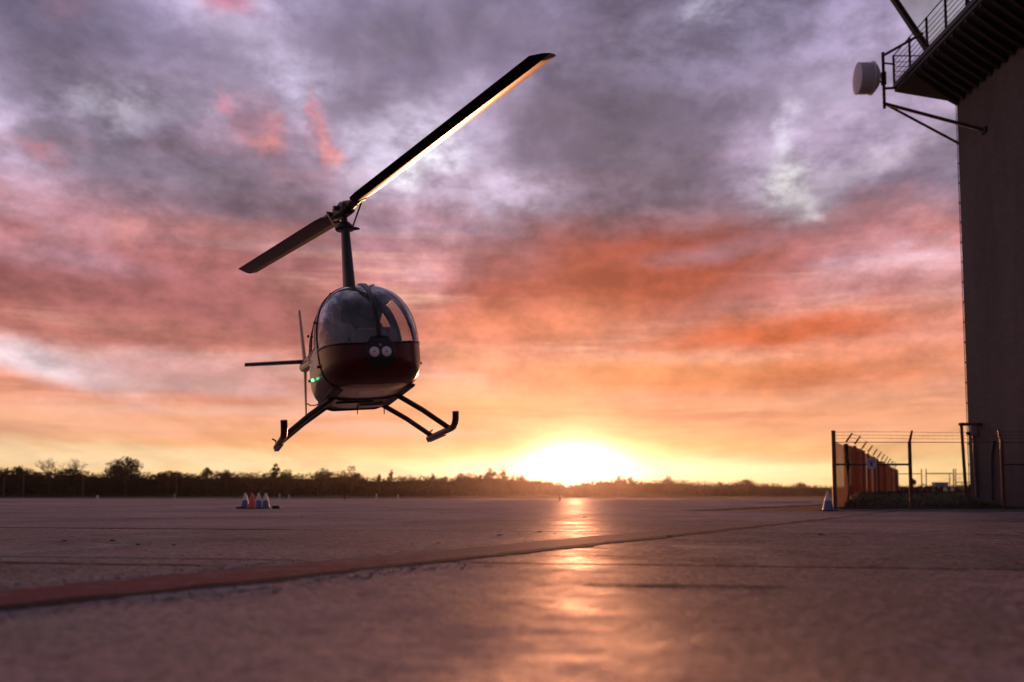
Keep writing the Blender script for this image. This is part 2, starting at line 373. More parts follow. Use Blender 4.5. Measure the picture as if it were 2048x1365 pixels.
concrete_mat('concrete')
worn_paint_mat()
mat('tar', (0.014, 0.012, 0.012), 0.9, spec=0.04, var=0.3, vscale=6)
mat('spall', (0.23, 0.205, 0.20), 0.9, spec=0.2, var=0.6, vscale=9)
mat('grass', (0.045, 0.052, 0.018), 0.9, spec=0.1, var=0.4, vscale=0.6)
mat('far_grass', (0.050, 0.050, 0.022), 0.95, spec=0.05, var=0.35, vscale=0.05)
mat('leaf', (0.040, 0.036, 0.016), 0.8, spec=0.1, var=0.4, vscale=0.15, trans=0.22)
mat('leaf_brown', (0.055, 0.036, 0.018), 0.8, spec=0.1, var=0.4, vscale=0.15, trans=0.26)
mat('bark', (0.060, 0.045, 0.034), 0.9, spec=0.2, var=0.3)
mat('maroon', (0.090, 0.006, 0.007), 0.36, spec=0.25, coat=0.14, var=0.12, vscale=1.5, obj=True)
mat('cream', (0.17, 0.125, 0.115), 0.32, coat=0.6, var=0.08, vscale=2.0, obj=True)
mat('black_paint', (0.014, 0.012, 0.012), 0.38, var=0.3, vscale=6, obj=True)
mat('skid_paint', (0.050, 0.024, 0.022), 0.38, metal=0.2, var=0.25, vscale=5, obj=True)
mat('dark_metal', (0.055, 0.050, 0.050), 0.42, metal=0.7, var=0.25, vscale=10, obj=True)
mat('bare_metal', (0.36, 0.34, 0.33), 0.32, metal=0.9, var=0.2, vscale=12, obj=True)
mat('blade_paint', (0.026, 0.010, 0.009), 0.8, spec=0.02, var=0.2, vscale=3, obj=True)
mat('blade_edge', (0.11, 0.042, 0.030), 0.36, spec=0.8, var=0.12, vscale=4, obj=True)
mat('seat_cloth', (0.14, 0.125, 0.13), 0.8, var=0.2, vscale=20, obj=True)
mat('interior', (0.11, 0.10, 0.105), 0.7, var=0.2, vscale=6, obj=True)
mat('panel_grey', (0.16, 0.16, 0.17), 0.5, var=0.15, obj=True)
mat('lamp_lens', (0.88, 0.80, 0.80), 0.22, spec=0.8, var=0.14, vscale=50, obj=True)
mat('nav_green', (0.02, 0.5, 0.15), 0.2, emit=((0.06, 1.0, 0.32), 7.0))
mat('skin', (0.66, 0.40, 0.31), 0.5, var=0.08, vscale=30, obj=True)
mat('shirt', (0.40, 0.41, 0.45), 0.8, var=0.12, vscale=25, obj=True)
mat('trousers', (0.045, 0.045, 0.055), 0.85, var=0.2, vscale=20, obj=True)
mat('hair', (0.025, 0.018, 0.014), 0.6, var=0.2, vscale=60, obj=True)
block_wall_mat('tower_wall')
mat('tower_steel', (0.014, 0.011, 0.011), 0.6, var=0.3, vscale=5)
mat('rail_steel', (0.024, 0.019, 0.019), 0.75, spec=0.2, var=0.3, vscale=5)
mat('cab_panel', (0.42, 0.42, 0.40), 0.6, var=0.08, vscale=3)
mat('dish_white', (0.74, 0.76, 0.79), 0.45, var=0.07, vscale=4)
mat('dish_face', (0.78, 0.72, 0.73), 0.6, var=0.05, vscale=4)
mat('rust_post', (0.155, 0.062, 0.038), 0.5, metal=0.35, var=0.35, vscale=7)
mat('rust_panel', (0.28, 0.075, 0.042), 0.75, spec=0.1, var=0.6, vscale=3.2, trans=0.35, clear=0.38)
mat('cloth_panel', (0.62, 0.33, 0.16), 0.8, spec=0.1, var=0.35, vscale=2.2, trans=0.6, clear=0.38)
mat('mesh_wire', (0.16, 0.10, 0.075), 0.5, metal=0.5)
mat('sign_white', (0.62, 0.64, 0.70), 0.5, var=0.06)
mat('sign_ink', (0.03, 0.04, 0.10), 0.6)
mat('cone_blue', (0.10, 0.17, 0.36), 0.5, var=0.15, vscale=10)
mat('cone_red', (0.80, 0.14, 0.11), 0.5, var=0.12, vscale=10)
mat('cone_white', (0.74, 0.73, 0.72), 0.45, var=0.06, vscale=10)
mat('rubber', (0.014, 0.013, 0.013), 0.7, var=0.3, vscale=10)
mat('pole_grey', (0.13, 0.12, 0.12), 0.5, metal=0.4, var=0.15, vscale=2)
mat('cabinet', (0.34, 0.37, 0.42), 0.5, var=0.1, vscale=2)
mat('kerb_concrete', (0.17, 0.15, 0.145), 0.85, var=0.25, vscale=3, bump=0.01, bscale=20)
mat('marker_white', (0.75, 0.74, 0.72), 0.5, var=0.05)
glass_mat('windscreen_glass', (0.74, 0.69, 0.69), f0=0.07, haze=0.16)
glass_mat('door_glass', (0.80, 0.76, 0.74), f0=0.05, haze=0.04)
glass_mat('cab_glass', (0.88, 0.92, 0.89), f0=0.015, haze=0.0)

# ------------------------------------------------------------------ mesh helpers
class MB:
    def __init__(s): s.v = []; s.f = []
    def add(s, vs, fs):
        o = len(s.v); s.v += [tuple(p) for p in vs]; s.f += [tuple(i + o for i in f) for f in fs]; return s
    def box(s, c, size, rot=None):
        hx, hy, hz = size[0] / 2, size[1] / 2, size[2] / 2
        vs = [Vector((x, y, z)) for x in (-hx, hx) for y in (-hy, hy) for z in (-hz, hz)]
        if rot is not None: vs = [rot @ p for p in vs]
        vs = [p + Vector(c) for p in vs]
        return s.add(vs, [(0, 1, 3, 2), (4, 6, 7, 5), (0, 4, 5, 1), (2, 3, 7, 6), (0, 2, 6, 4), (1, 5, 7, 3)])
    def bbox(s, c, size, b=0.02, rot=None):
        """box with chamfered vertical and horizontal edges"""
        hx, hy, hz = size[0] / 2, size[1] / 2, size[2] / 2
        rings = []
        for z, k in ((-hz, b), (-hz + b, 0), (hz - b, 0), (hz, b)):
            x, y = hx - k, hy - k
            rings.append([(x, -y + b, z), (x, y - b, z), (x - b, y, z), (-x + b, y, z), (-x, y - b, z), (-x, -y + b, z), (-x + b, -y, z), (x - b, -y, z)])
        vs = [Vector(p) for r_ in rings for p in r_]
        if rot is not None: vs = [rot @ p for p in vs]
        vs = [p + Vector(c) for p in vs]
        fs = [(i * 8 + j, i * 8 + (j + 1) % 8, i * 8 + 8 + (j + 1) % 8, i * 8 + 8 + j) for i in range(3) for j in range(8)]
        return s.add(vs, fs + [tuple(range(7, -1, -1)), tuple(range(24, 32))])
    def path(s, pts, rad, seg=8, cap=True):
        pts = [Vector(p) for p in pts]; n = len(pts)
        if not hasattr(rad, '__len__'): rad = [rad] * n
        vs, fs = [], []
        prev = None
        for i, p in enumerate(pts):
            t = (pts[min(i + 1, n - 1)] - pts[max(i - 1, 0)]).normalized()
            if prev is None:
                a = Vector((0, 0, 1)) if abs(t.z) < 0.9 else Vector((1, 0, 0))
                u = t.cross(a).normalized()
            else:
                u = (prev - t * prev.dot(t)).normalized()
            prev = u; w = t.cross(u)
            for k in range(seg):
                an = 2 * math.pi * k / seg
                vs.append(p + (u * math.cos(an) + w * math.sin(an)) * rad[i])
        for i in range(n - 1):
            for k in range(seg):
                k2 = (k + 1) % seg
                fs.append((i * seg + k, i * seg + k2, (i + 1) * seg + k2, (i + 1) * seg + k))
        if cap: fs += [tuple(range(seg - 1, -1, -1)), tuple(range((n - 1) * seg, n * seg))]
        return s.add(vs, fs)
    def lathe(s, prof, seg=20, M=None):
        vs, fs = [], []
        for r_, z in prof:
            for k in range(seg):
                an = 2 * math.pi * k / seg
                p = Vector((r_ * math.cos(an), r_ * math.sin(an), z))
                vs.append(M @ p if M is not None else p)
        for i in range(len(prof) - 1):
            for k in range(seg):
                k2 = (k + 1) % seg
                fs.append((i * seg + k, i * seg + k2, (i + 1) * seg + k2, (i + 1) * seg + k))
        fs += [tuple(range(seg - 1, -1, -1)), tuple(range((len(prof) - 1) * seg, len(prof) * seg))]
        return s.add(vs, fs)
    def loft(s, rings, close=True, cap=True):
        n = len(rings[0]); vs = [p for r_ in rings for p in r_]; fs = []
        for i in range(len(rings) - 1):
            for k in range(n if close else n - 1):
                k2 = (k + 1) % n
                fs.append((i * n + k, i * n + k2, (i + 1) * n + k2, (i + 1) * n + k))
        if cap: fs += [tuple(range(n - 1, -1, -1)), tuple(range((len(rings) - 1) * n, len(rings) * n))]
        return s.add(vs, fs)
    def mesh(s, name, m, smooth=False):
        me = bpy.data.meshes.new(name)
        me.from_pydata(s.v, [], s.f); me.validate(); me.update()
        if m: me.materials.append(MATS[m])
        if smooth is True: me.polygons.foreach_set('use_smooth', [True] * len(me.polygons))
        elif smooth:
            me.polygons.foreach_set('use_smooth', [True] * len(me.polygons)); me.set_sharp_from_angle(angle=R(smooth))
        return me
    def build(s, name, m, parent=None, smooth=False, fix=True):
        me = s.mesh(name, m, smooth)
        return place(name, me, parent)

def place(name, me, parent=None, loc=None):
    o = bpy.data.objects.new(name, me); COL.objects.link(o)
    if parent is not None: o.parent = parent
    if loc is not None: o.location = loc
    return o

def thing(name, label, cat, loc=(0, 0, 0), rz=0.0, group=None):
    o = bpy.data.objects.new(name, None); COL.objects.link(o)
    o.empty_display_size = 0.2
    o.location = loc; o.rotation_euler = (0, 0, rz)
    o['label'] = label; o['category'] = cat
    if group: o['group'] = group
    return o
def tag(o, label, cat, group=None):
    o['label'] = label; o['category'] = cat
    if group: o['group'] = group
    return o
def struct(o): o['kind'] = 'structure'; return o
def stuff(o): o['kind'] = 'stuff'; return o
def dup(o, loc=None, rz=None, label=None, parent=None):
    c = o.copy(); COL.objects.link(c)
    if parent is not None: c.parent = parent
    if loc is not None: c.location = loc
    if rz is not None: c.rotation_euler = (0, 0, rz)
    if label: c['label'] = label
    for ch in list(o.children): dup(ch, parent=c)
    return c

rnd = random.Random(7)

# ------------------------------------------------------------------ ground
def sheet(name, m, x0, y0, x1, y1, z):
    return struct(MB().add([(x0, y0, z), (x1, y0, z), (x1, y1, z), (x0, y1, z)], [(0, 1, 2, 3)]).build(name, m))
sheet('grass_field', 'far_grass', -2500, -2500, 2500, 3500, -0.045)
apron = struct(MB().add([(-150, -60, -0.030), (150, -60, -0.030), (150, 122, -0.030), (-150, 150, -0.030)], [(0, 1, 2, 3)]).build('apron', 'concrete'))
# concrete slabs, parallel to the red line (28 degrees) and to the cross joints
ua, va = R(28.0), R(101.0)
U = Vector((math.sin(ua), math.cos(ua), 0)); V = Vector((math.sin(va), math.cos(va), 0))
O0 = Vector((-0.09, 7.66, 0))                      # a point on the joint beside the red line
LS, GAP = 6.0, 0.050
sm = MB()
def para(a0, a1, b0, b1, z): return [O_ + U * a + V * b + Vector((0, 0, z)) for a, b in ((a0, b0), (a0, b1), (a1, b1), (a1, b0)) for O_ in (Vector(),)]
h = LS / 2 - GAP / 2
cb = 0.012
sm.loft([para(-h, h, -h, h, -0.0235), para(-h, h, -h, h, -cb), para(-h + cb, h - cb, -h + cb, h - cb, 0.0)][::1], cap=True)
slab_me = sm.mesh('slab', 'concrete')
for i in range(-6, 17):
    for j in range(-11, 13):
        c = O0 + U * (LS * (i + 0.5) - 1.0) + V * (LS * (j + 0.5) + 0.0)
        if c.y < -4 or c.y > 82: continue
        if abs(c.x) > 9 + 0.60 * max(c.y, 0): continue
        if c.y > 26.6 and c.x > 7 + (c.y - 26) * 0.3: continue
        o = place('slab', slab_me, apron, (c.x, c.y, rnd.uniform(-0.0015, 0.0)))
        o.rotation_euler = (rnd.uniform(-1, 1) * 0.0002, rnd.uniform(-1, 1) * 0.0002, 0)
bed = [O0 + U * a + V * b for a, b in ((-38, -60), (-38, 60), (100, 60), (100, -60))]
struct(MB().add([(-70, -6, -0.026), (70, -6, -0.026), (60, 26.4, -0.026), (9, 26.4, -0.026), (24, 82, -0.026), (-60, 82, -0.026)], [(0, 1, 2, 3, 4, 5)]).build('joint_sealant', 'tar'))

def ragged_strip(name, m, a0, a1, inner, outer, z, step=0.12, base=U, origin=O0, side=V, jit=0.02, seed=1, taper=False):
    """strip along a joint: inner/outer = offsets across it, edges ragged"""
    r_ = random.Random(seed); vs = []; fs = []
    n = int((a1 - a0) / step); w1 = w2 = 0
    for i in range(n + 1):
        a = a0 + (a1 - a0) * i / n
        w1 = 0.75 * w1 + r_.uniform(-1, 1) * jit; w2 = 0.75 * w2 + r_.uniform(-1, 1) * jit
        k = min(1.0, i / (0.12 * n), (n - i) / (0.12 * n)) if taper else 1.0
        mid = (inner + outer) / 2
        for off in (mid + (inner - mid) * k + w1 * k, mid + (outer - mid) * k + w2 * k):
            p = origin + base * a + side * off; vs.append((p.x, p.y, z))
        if i: fs.append((2 * i - 2, 2 * i - 1, 2 * i + 1, 2 * i))
    return struct(MB().add(vs, fs).build(name, m))
# the red line lies on the far side of its joint (V points to the right and slightly back)
ragged_strip('painted_line', 'red_paint', -9, 9.0, -0.72, -0.055, 0.0024, 0.06, jit=0.022, seed=3)
ragged_strip('tar_seam', 'tar', -9, 14.0, -0.07, 0.10, 0.0036, 0.08, jit=0.030, seed=4)
ragged_strip('tar_seam', 'tar', 14.02, 60.0, -0.04, 0.05, 0.0015, 0.25, jit=0.015, seed=5)
ragged_strip('tar_seam', 'tar', -4.2, -1.25, -0.05, 0.04, 0.0015, 0.06, base=V, side=U, origin=Vector((-0.5, 6.15, 0)), jit=0.016, seed=6, taper=True)
ragged_strip('tar_seam', 'tar', 0.3, 1.6, -0.025, 0.03, 0.0015, 0.05, base=V, side=U, origin=Vector((-0.2, 5.22, 0)), jit=0.02, seed=8, taper=True)
for k, (a0, a1, y) in enumerate([(-9, -3, 12.6), (-3, 6, 17.8), (-22, 4, 26.0)]):
    ragged_strip('tar_seam', 'tar', a0, a1, -0.04, 0.05, 0.0015, 0.25, base=V, side=U, origin=Vector((0, y, 0)), jit=0.02, seed=20 + k)
# broken concrete along the joint
gm = MB(); r_ = random.Random(11)
for k in range(620):
    a = r_.uniform(-5.5, -1.2) if k < 620 else r_.uniform(-5, 8)
    off = r_.gauss(0.28, 0.13) if k % 3 else r_.gauss(-0.86, 0.09)
    p = O0 + U * a + V * off; s_ = r_.uniform(0.003, 0.011) * (1.7 if k % 13 == 0 else 1)
    vs = [p + Vector((s_ * math.cos(t) * r_.uniform(.7, 1.2), s_ * math.sin(t) * r_.uniform(.7, 1.2), 0.001)) for t in np.linspace(0, 5.2, 5)]
    tp = [q * 0.72 + p * 0.28 + Vector((0, 0, s_ * r_.uniform(0.35, 0.75))) for q in vs]
    gm.loft([vs, tp])
stuff(gm.build('gravel', 'spall'))
for k, (a0, a1, i0, o0) in enumerate([(-4.9, -4.2, .10, .30), (-4.25, -3.7, .11, .24), (-3.75, -2.9, .10, .34), (-2.7, -2.2, .10, .20), (-4.3, -3.2, -.90, -.78), (-2.9, -1.6, -.88, -.78), (-1.2, -.3, -.87, -.78)]):
    ragged_strip('spalled_patch', 'spall', a0, a1, i0, o0, 0.0012, 0.04, jit=0.05, seed=14 + k, taper=True)

# bits of litter lying about on the apron
lm = MB()
for k in range(90):
    Y = 9 + 75 * r_.random() ** 1.5; X = r_.uniform(-0.5, 0.35) * Y; s_ = r_.uniform(0.006, 0.022)
    vs = [Vector((X + s_ * 1.6 * math.cos(t) * r_.uniform(.6, 1.2), Y + s_ * math.sin(t), 0.001)) for t in np.linspace(0, 5.2, 5)]
    lm.loft([vs, [q + Vector((s_ * .2, 0, s_ * r_.uniform(.2, .6))) for q in vs]])
stuff(lm.build('litter', 'rubber'))

# embankment of grass inside the compound
def bank_h(x, y):
    def ss(t): t = max(0, min(1, t)); return t * t * (3 - 2 * t)
    return 0.02 + 0.50 * ss((y - 29.9) / 7.0) + 0.16 * ss((y - 40) / 30.0)
def fence_x(y): return 9.57 + (y - 29.6) * 0.4245
bm_ = MB(); ny, nx = 46, 40
for i in range(ny + 1):
    y = 29.75 + (i / ny) ** 1.6 * 62
    for j in range(nx + 1):
        x0 = fence_x(y) - 0.25
        x = x0 + (60 - x0) * (j / nx) ** 1.4
        z = bank_h(x, y) + (0 if i == 0 else rnd.uniform(-0.03, 0.03))
        if j == 0: z = -0.03
        bm_.v.append((x, y, z if i > 0 else 0.0))
for i in range(ny):
    for j in range(nx):
        bm_.f.append((i * (nx + 1) + j, i * (nx + 1) + j + 1, (i + 1) * (nx + 1) + j + 1, (i + 1) * (nx + 1) + j))
struct(bm_.build('embankment', 'grass', smooth=True))
gb = MB()
for k in range(15000):
    y = 29.9 + 30 * rnd.random() ** 2.2; x = fence_x(y) + 0.1 + rnd.random() * (0.53 * y - fence_x(y) + 2)
    z = bank_h(x, y) - 0.03; hh = rnd.uniform(0.05, 0.15); w = rnd.uniform(0.008, 0.02); a = rnd.uniform(0, 3.14)
    dx, dy = math.cos(a) * w, math.sin(a) * w; lx, ly = rnd.uniform(-.05, .05), rnd.uniform(-.05, .05)
    gb.add([(x - dx, y - dy, z), (x + dx, y + dy, z), (x + lx, y + ly, z + hh)], [(0, 1, 2)])
stuff(gb.build('grass', 'grass'))
kb = MB()
kb.loft([[(9.2, 29.05, -0.02), (9.2, 29.75, -0.02), (9.2, 29.75, 0.035), (9.2, 29.09, 0.025)], [(40, 29.05, -0.02), (40, 29.75, -0.02), (40, 29.75, 0.035), (40, 29.09, 0.025)]])
struct(kb.build('kerb', 'kerb_concrete'))

# ------------------------------------------------------------------ trees
PROF = [(-420, 940), (-200, 930), (0, 940), (40, 937), (60, 946), (100, 948), (135, 940), (165, 946), (200, 950), (250, 940), (300, 950), (340, 946), (400, 952), (420, 945), (450, 947), (500, 951), (545, 945), (600, 953), (640, 948),
        (700, 945), (730, 958), (780, 957), (830, 957), (900, 956), (935, 950), (985, 948), (1040, 956), (1080, 962), (1130, 967), (1165, 967), (1200, 960), (1240, 957), (1290, 965),
        (1335, 962), (1400, 970), (1440, 970), (1495, 966), (1550, 973), (1600, 972), (1660, 976), (1750, 976), (1900, 972), (2150, 965), (2600, 950)]
def prof(x):
    for (a, ya), (b, yb) in zip(PROF, PROF[1:]):
        if a <= x <= b: return ya + (yb - ya) * (x - a) / (b - a)
    return 950
def tree_Y(x): return 300 + 0.14 * max(min(x, 1700), -400)
def leaf_quads(mb, c, rx, ry, rz, n, size, r_, shell=0.55):
    for _ in range(n):
        while True:
            p = Vector((r_.uniform(-1, 1), r_.uniform(-1, 1), r_.uniform(-1, 1)))
            if shell * r_.random() < p.length < 1: break
        p = Vector((c[0] + p.x * rx, c[1] + p.y * ry, c[2] + p.z * rz))
        a = Vector((r_.gauss(0, 1), r_.gauss(0, 1), r_.gauss(0, 1))).normalized()
        b = a.orthogonal().normalized(); d = a.cross(b); s_ = size * r_.uniform(0.55, 1.35)
        mb.add([p + b * s_, p + d * s_ * 0.6, p - b * s_, p - d * s_ * 0.6], [(0, 1, 2, 3)])
def tree_at(px, top, width_px, label, name='tree', lobes=9, leaf='leaf', dens=1.0, seed=0, group=None, base_frac=0.45, sparse=False):
    r_ = random.Random(seed * 13 + 5); Y = tree_Y(px) - 6
    b = at(px, 991, Y); X = b.x; H = CAM_H + (991 - top) / FPX * Y * 1.06; w = width_px / FPX * Y / 2
    t = thing(name, label, 'tree', (X, Y, -0.05), 0, group)
    crown = MB(); trunk = MB()
    trunk.path([(0, 0, 0), (0.1, 0, H * .3), (-.1, .1, H * .55), (0.05, 0, H * .8)], [.34, .26, .18, .06], 7)
    for k in range(lobes):
        a = r_.uniform(0, 6.28); rr = w * r_.uniform(0.25, 0.78); zc = H * r_.uniform(base_frac, 0.86)
        zc = min(zc, H * (1 - 0.22 * (rr / w)))
        s_ = r_.uniform(0.26, 0.42)
        c = (rr * math.cos(a), rr * math.sin(a) * .8, zc - H * .04)
        trunk.path([(0, 0, H * r_.uniform(.25, .5)), (c[0] * .55, c[1] * .55, zc * .8), c], [.13, .08, .03], 5)
        leaf_quads(crown, c, w * s_ * 1.1, w * s_ * 1.1, min(w * s_, H * .16), int(110 * dens), 0.33, r_, 0.3)
    leaf_quads(crown, (0, 0, H * .88), w * .4, w * .4, H * .12, int(90 * dens), 0.33, r_, 0.3)
    trunk.build('trunk', 'bark', t); crown.build('crown', leaf, t)
    return t
def bare_tree(px, top, width_px, label, seed, spread=0.5):
    r_ = random.Random(seed); Y = tree_Y(px) - 4
    X = at(px, 991, Y).x; H = CAM_H + (991 - top) / FPX * Y
    t = thing('tree', label, 'tree', (X, Y, -0.05))
    tr = MB(); br = MB(); w = width_px / FPX * Y / 2
    tr.path([(0, 0, 0), (0.1, 0, H * .35), (0, 0, H * .52)], [.30, .24, .18], 7)
    tips = []
    for k in range(9):
        a = r_.uniform(-1, 1); e = Vector((a * w * .8, r_.uniform(-.5, .5) * w, H * (0.9 - 0.18 * abs(a)) * r_.uniform(.92, 1.02)))
        s = Vector((0, 0, H * r_.uniform(.38, .52))); m = s.lerp(e, .5) + Vector((0, 0, H * .04))
        br.path([s, m, e], [.11, .075, .045], 5)
        for q in range(6):
            f = r_.uniform(.45, 1); s2 = s.lerp(e, f) + Vector((0, 0, H * .03)); e2 = s2 + Vector((r_.uniform(-1, 1) * w * .28 + a * w * .12, r_.uniform(-.2, .2) * w, r_.uniform(.02, .15) * H))
            if e2.z > H: e2.z = H * r_.uniform(.95, 1)
            br.path([s2, e2], [.05, .028], 4)
            for q2 in range(3):
                f2 = r_.uniform(.3, 1); s3 = s2.lerp(e2, f2); e3 = s3 + Vector((r_.uniform(-1, 1) * w * .14, 0, r_.uniform(.0, .07) * H))
                br.path([s3, e3], [.032, .02], 3)
    tr.build('trunk', 'bark', t); br.build('branches', 'bark', t)
    leaves = MB(); leaf_quads(leaves, (0, 0, H * .82), w * .9, w * .5, H * .16, 110, 0.16, r_, 0.5)
    leaves.build('crown', 'leaf_brown', t)
bare_tree(97, 914, 64, 'bare fan shaped tree, the darker of two rising above the dark wood', 3)
bare_tree(148, 916, 60, 'bare pale twiggy tree beside the darker fan shaped bare tree', 9)
T = [(250, 918, 78, 'broad round dense tree, the biggest crown above the treeline', 16, 1.5), (37, 936, 34, 'leafy treetop with small gaps before the two bare trees', 9, 1),
     (138, 938, 50, 'low flat topped dark tree standing in front of the pale twiggy tree', 9, 1.2), (335, 944, 50, 'low dome shaped dark tree next past the biggest round crown', 9, 1.2),
     (412, 938, 36, 'two tufted treetop between the big round tree and the traffic cones', 7, .8), (452, 942, 44, 'rounded tree just past the two tufted treetop', 8, 1),
     (551, 931, 26, 'narrow pointed treetop rising behind the four traffic cones', 6, .9), (575, 941, 50, 'wide sloping tree under the helicopter skid, beside the narrow pointed treetop', 9, 1),
     (648, 938, 44, 'square topped tree under the helicopter cabin', 8, 1), (702, 934, 44, 'taller ragged tree beside the square topped tree under the helicopter', 9, 1),
     (758, 951, 16, 'small bush topped tree alone in a dip of the treeline', 4, .8), (783, 942, 18, 'thin tufted tree with a see-through umbrella crown', 4, .5),
     (866, 948, 22, 'small feathery tree below the curved skid tip', 4, .5), (922, 948, 26, 'sparse feathery treetop before the two tall ones near the sun', 4, .5), (890, 955, 30, 'low rounded tree between two feathery treetops', 7, 1),
     (980, 938, 28, 'tall tufted tree, first of a pair close to the sun', 6, .9), (1006, 934, 26, 'tall flat tufted tree, second of a pair close to the sun', 5, .6), (1044, 952, 34, 'round headed tree beside the tall pair on the sunny slope', 7, 1),
     (1238, 952, 22, 'small round tree just past the setting sun', 5, .9), (1262, 953, 16, 'wispy little tree past the small round one by the sun', 4, .5),
     (1337, 953, 36, 'pointed wide tree midway between the sun and the fence', 8, 1), (1440, 966, 34, 'low tree beside the pointed wide tree', 6, .8), (1494, 960, 32, 'bushy tree rising in the lower part of the wood before the fence', 7, .9),
     (1602, 966, 36, 'rounded low tree nearest the blue cone and fence', 7, .9)]
for k, (px, top, wpx, lab, lb, dn) in enumerate(T):
    tree_at(px, top, wpx, lab, lobes=lb, dens=dn, seed=k, leaf='leaf' if k % 3 else 'leaf_brown', base_frac=.6 if lb < 7 else .45)
# the wood itself, one dark mass
wood = MB(); r_ = random.Random(5)
x = -420.0
while x < 2300:
    for layer in range(2):
        Y = tree_Y(x) + 4 + layer * 12; b = at(x, 991, Y); top = prof(x) + r_.uniform(-2, 7)
        H = max(1.5, CAM_H + (991 - top + 5) / FPX * Y); rx = r_.uniform(2.2, 4.2)
        leaf_quads(wood, (b.x, Y, H * .74), rx, 3.0, H * .26, 130, 0.34, r_, 0.6)
        leaf_quads(wood, (b.x + r_.uniform(-1, 1), Y - 2, H * .36), rx * 1.15, 2.5, H * .38, 150, 0.48, r_, 0.3)
        if layer: wood.box((b.x, Y + 4, H * .38), (rx * 2.2, 1.0, H * .72))
    x += r_.uniform(9, 15)
stuff(wood.build('treeline', 'leaf'))
sb = MB()
for k in range(2600):
    px = r_.uniform(-300, 1750); Y = tree_Y(px) - r_.uniform(6, 16); b = at(px, 991, Y)
    leaf_quads(sb, (b.x, Y, .3), 1.2, .8, r_.uniform(.3, .8), 6, .3, r_, .1)
stuff(sb.build('undergrowth', 'grass'))

# ------------------------------------------------------------------ helicopter
HUB_Z = 3.26
Rm = Matrix.Rotation(R(-4.5), 3, 'Y') @ Matrix.Rotation(R(16.7), 3, 'Z') @ Matrix.Rotation(R(-1.0), 3, 'X')
HUB = at(690, 417, 13.9)
MY = 0.25
ORG = HUB + Vector((-0.02, 0, -0.03)) - Rm @ Vector((0, MY, HUB_Z))
HM = Matrix.Translation(ORG) @ Rm.to_4x4()
heli = thing('helicopter', 'maroon helicopter with two blade rotor hovering low over the apron against the sunset', 'helicopter')
heli.matrix_world = HM
def hl(w): return HM.inverted() @ Vector(w)

def clampf(x, a=0.0, b=1.0): return max(a, min(b, x))
def ell(t, p=2.0): return max(0.0, 1 - clampf(abs(t)) ** p) ** (1 / p)
def sstep(t): t = clampf(t); return t * t * (3 - 2 * t)
Y0, Y1 = -1.95, 1.75
def sec(y):
    zc = 0.82 + 0.15 * sstep((y + 1.95) / 1.0) + 0.50 * sstep((y - 0.3) / 1.45)
    zb = 0.82 - 0.37 * ell((-1.20 - y) / 0.75, 2.2) if y < -1.20 else 0.45
    zt = 0.82 + 1.13 * ell((-0.35 - y) / 1.60, 2.1) if y < -0.35 else 1.95
    w = 0.64 * ell((-0.85 - y) / 1.10, 2.6) if y < -0.85 else 0.64
    k = sstep((y - 0.55) / 1.25)
    zb += k * 0.96; zt -= k * 0.30; w -= k * 0.44 + 0.06 * sstep((y + 0.6) / 1.4)
    return zc, zb, zt, w
def surf(y, ph, off=0.0):
    zc, zb, zt, w = sec(y)
    s, c = math.sin(ph), math.cos(ph)
    n = 2.6 if c >= 0 else 3.3
    x = w * math.copysign(abs(s) ** (2 / n), s)
    hgt = (zt - zc) if c >= 0 else (zc - zb)
    return Vector((x * (1 + off), y, zc + hgt * math.copysign(abs(c) ** (2 / n), c) * (1 + off)))
NS, NA = 210, 340
def uniform(f, a, b, n, m=6000):
    ts = np.linspace(a, b, m); q = np.array([f(t) for t in ts])
    s = np.concatenate([[0], np.cumsum(np.linalg.norm(np.diff(q, axis=0), axis=1))])
    return np.interp(np.linspace(0, s[-1], n), s, ts)
def prof3(y):
    zc, zb, zt, w = sec(y); return (y, w * 0.8, zt * 0.6, zb * 0.6)
ys = list(uniform(prof3, Y0 + 1e-6, Y1, NS + 1))
phs = list(uniform(lambda t: tuple(surf(-0.4, t)), 0.0, 2 * math.pi, NA + 1))[:-1]
P = [[surf(y, t) for t in phs] for y in ys]
def zline(x): return 0.915 + 0.075 * (abs(x) / 0.6) ** 2
for row in P:
    for p in row:
        if p.y < -0.9 and abs(p.z - zline(p.x)) < 0.0095: p.z = zline(p.x)
def yA(z): return -1.10 + (z - 1.0) * 0.46
def classify(p):
    x, y, z = p
    ring = math.hypot(x, (z - 0.82) * 1.0)
    if y < -1.5 and ring < 0.185: return 'light_fairing'
    a = yA(z)
    if z > zline(x) and y < a and y < -0.55:
        if abs(x) < 0.026: return 'centre_pillar'
        d = min(z - zline(x), a - y)
        if y < -1.5 and ring < 0.205: return 'windscreen_frame'
        if d < 0.022: return 'windscreen_frame'
        return 'windscreen_right' if x < 0 else 'windscreen_left'
    if abs(x) > 0.2:
        s = 'R' if x < 0 else 'L'
        if a + 0.03 < y < 0.015 and 0.50 < z < 1.93:
            if a + 0.17 < y < -0.11 and 1.09 < z < 1.80:
                d = min(y - a - 0.17, -0.11 - y, z - 1.09, 1.80 - z)
                return ('front_frame' if d < 0.026 else 'front_glass') + s
            return 'front_door' + s
        if 0.04 < y < 0.80 and 0.55 < z < 1.90:
            yb = 0.70 - (z - 1.0) * 0.12
            if 0.17 < y < yb and 1.12 < z < 1.76:
                d = min(y - 0.17, yb - y, z - 1.12, 1.76 - z)
                return ('rear_frame' if d < 0.018 else 'rear_glass') + s
            return 'rear_door' + s
    if z < 0.505 and y > -1.60: return 'belly'
    return 'fuselage'
groups = {}
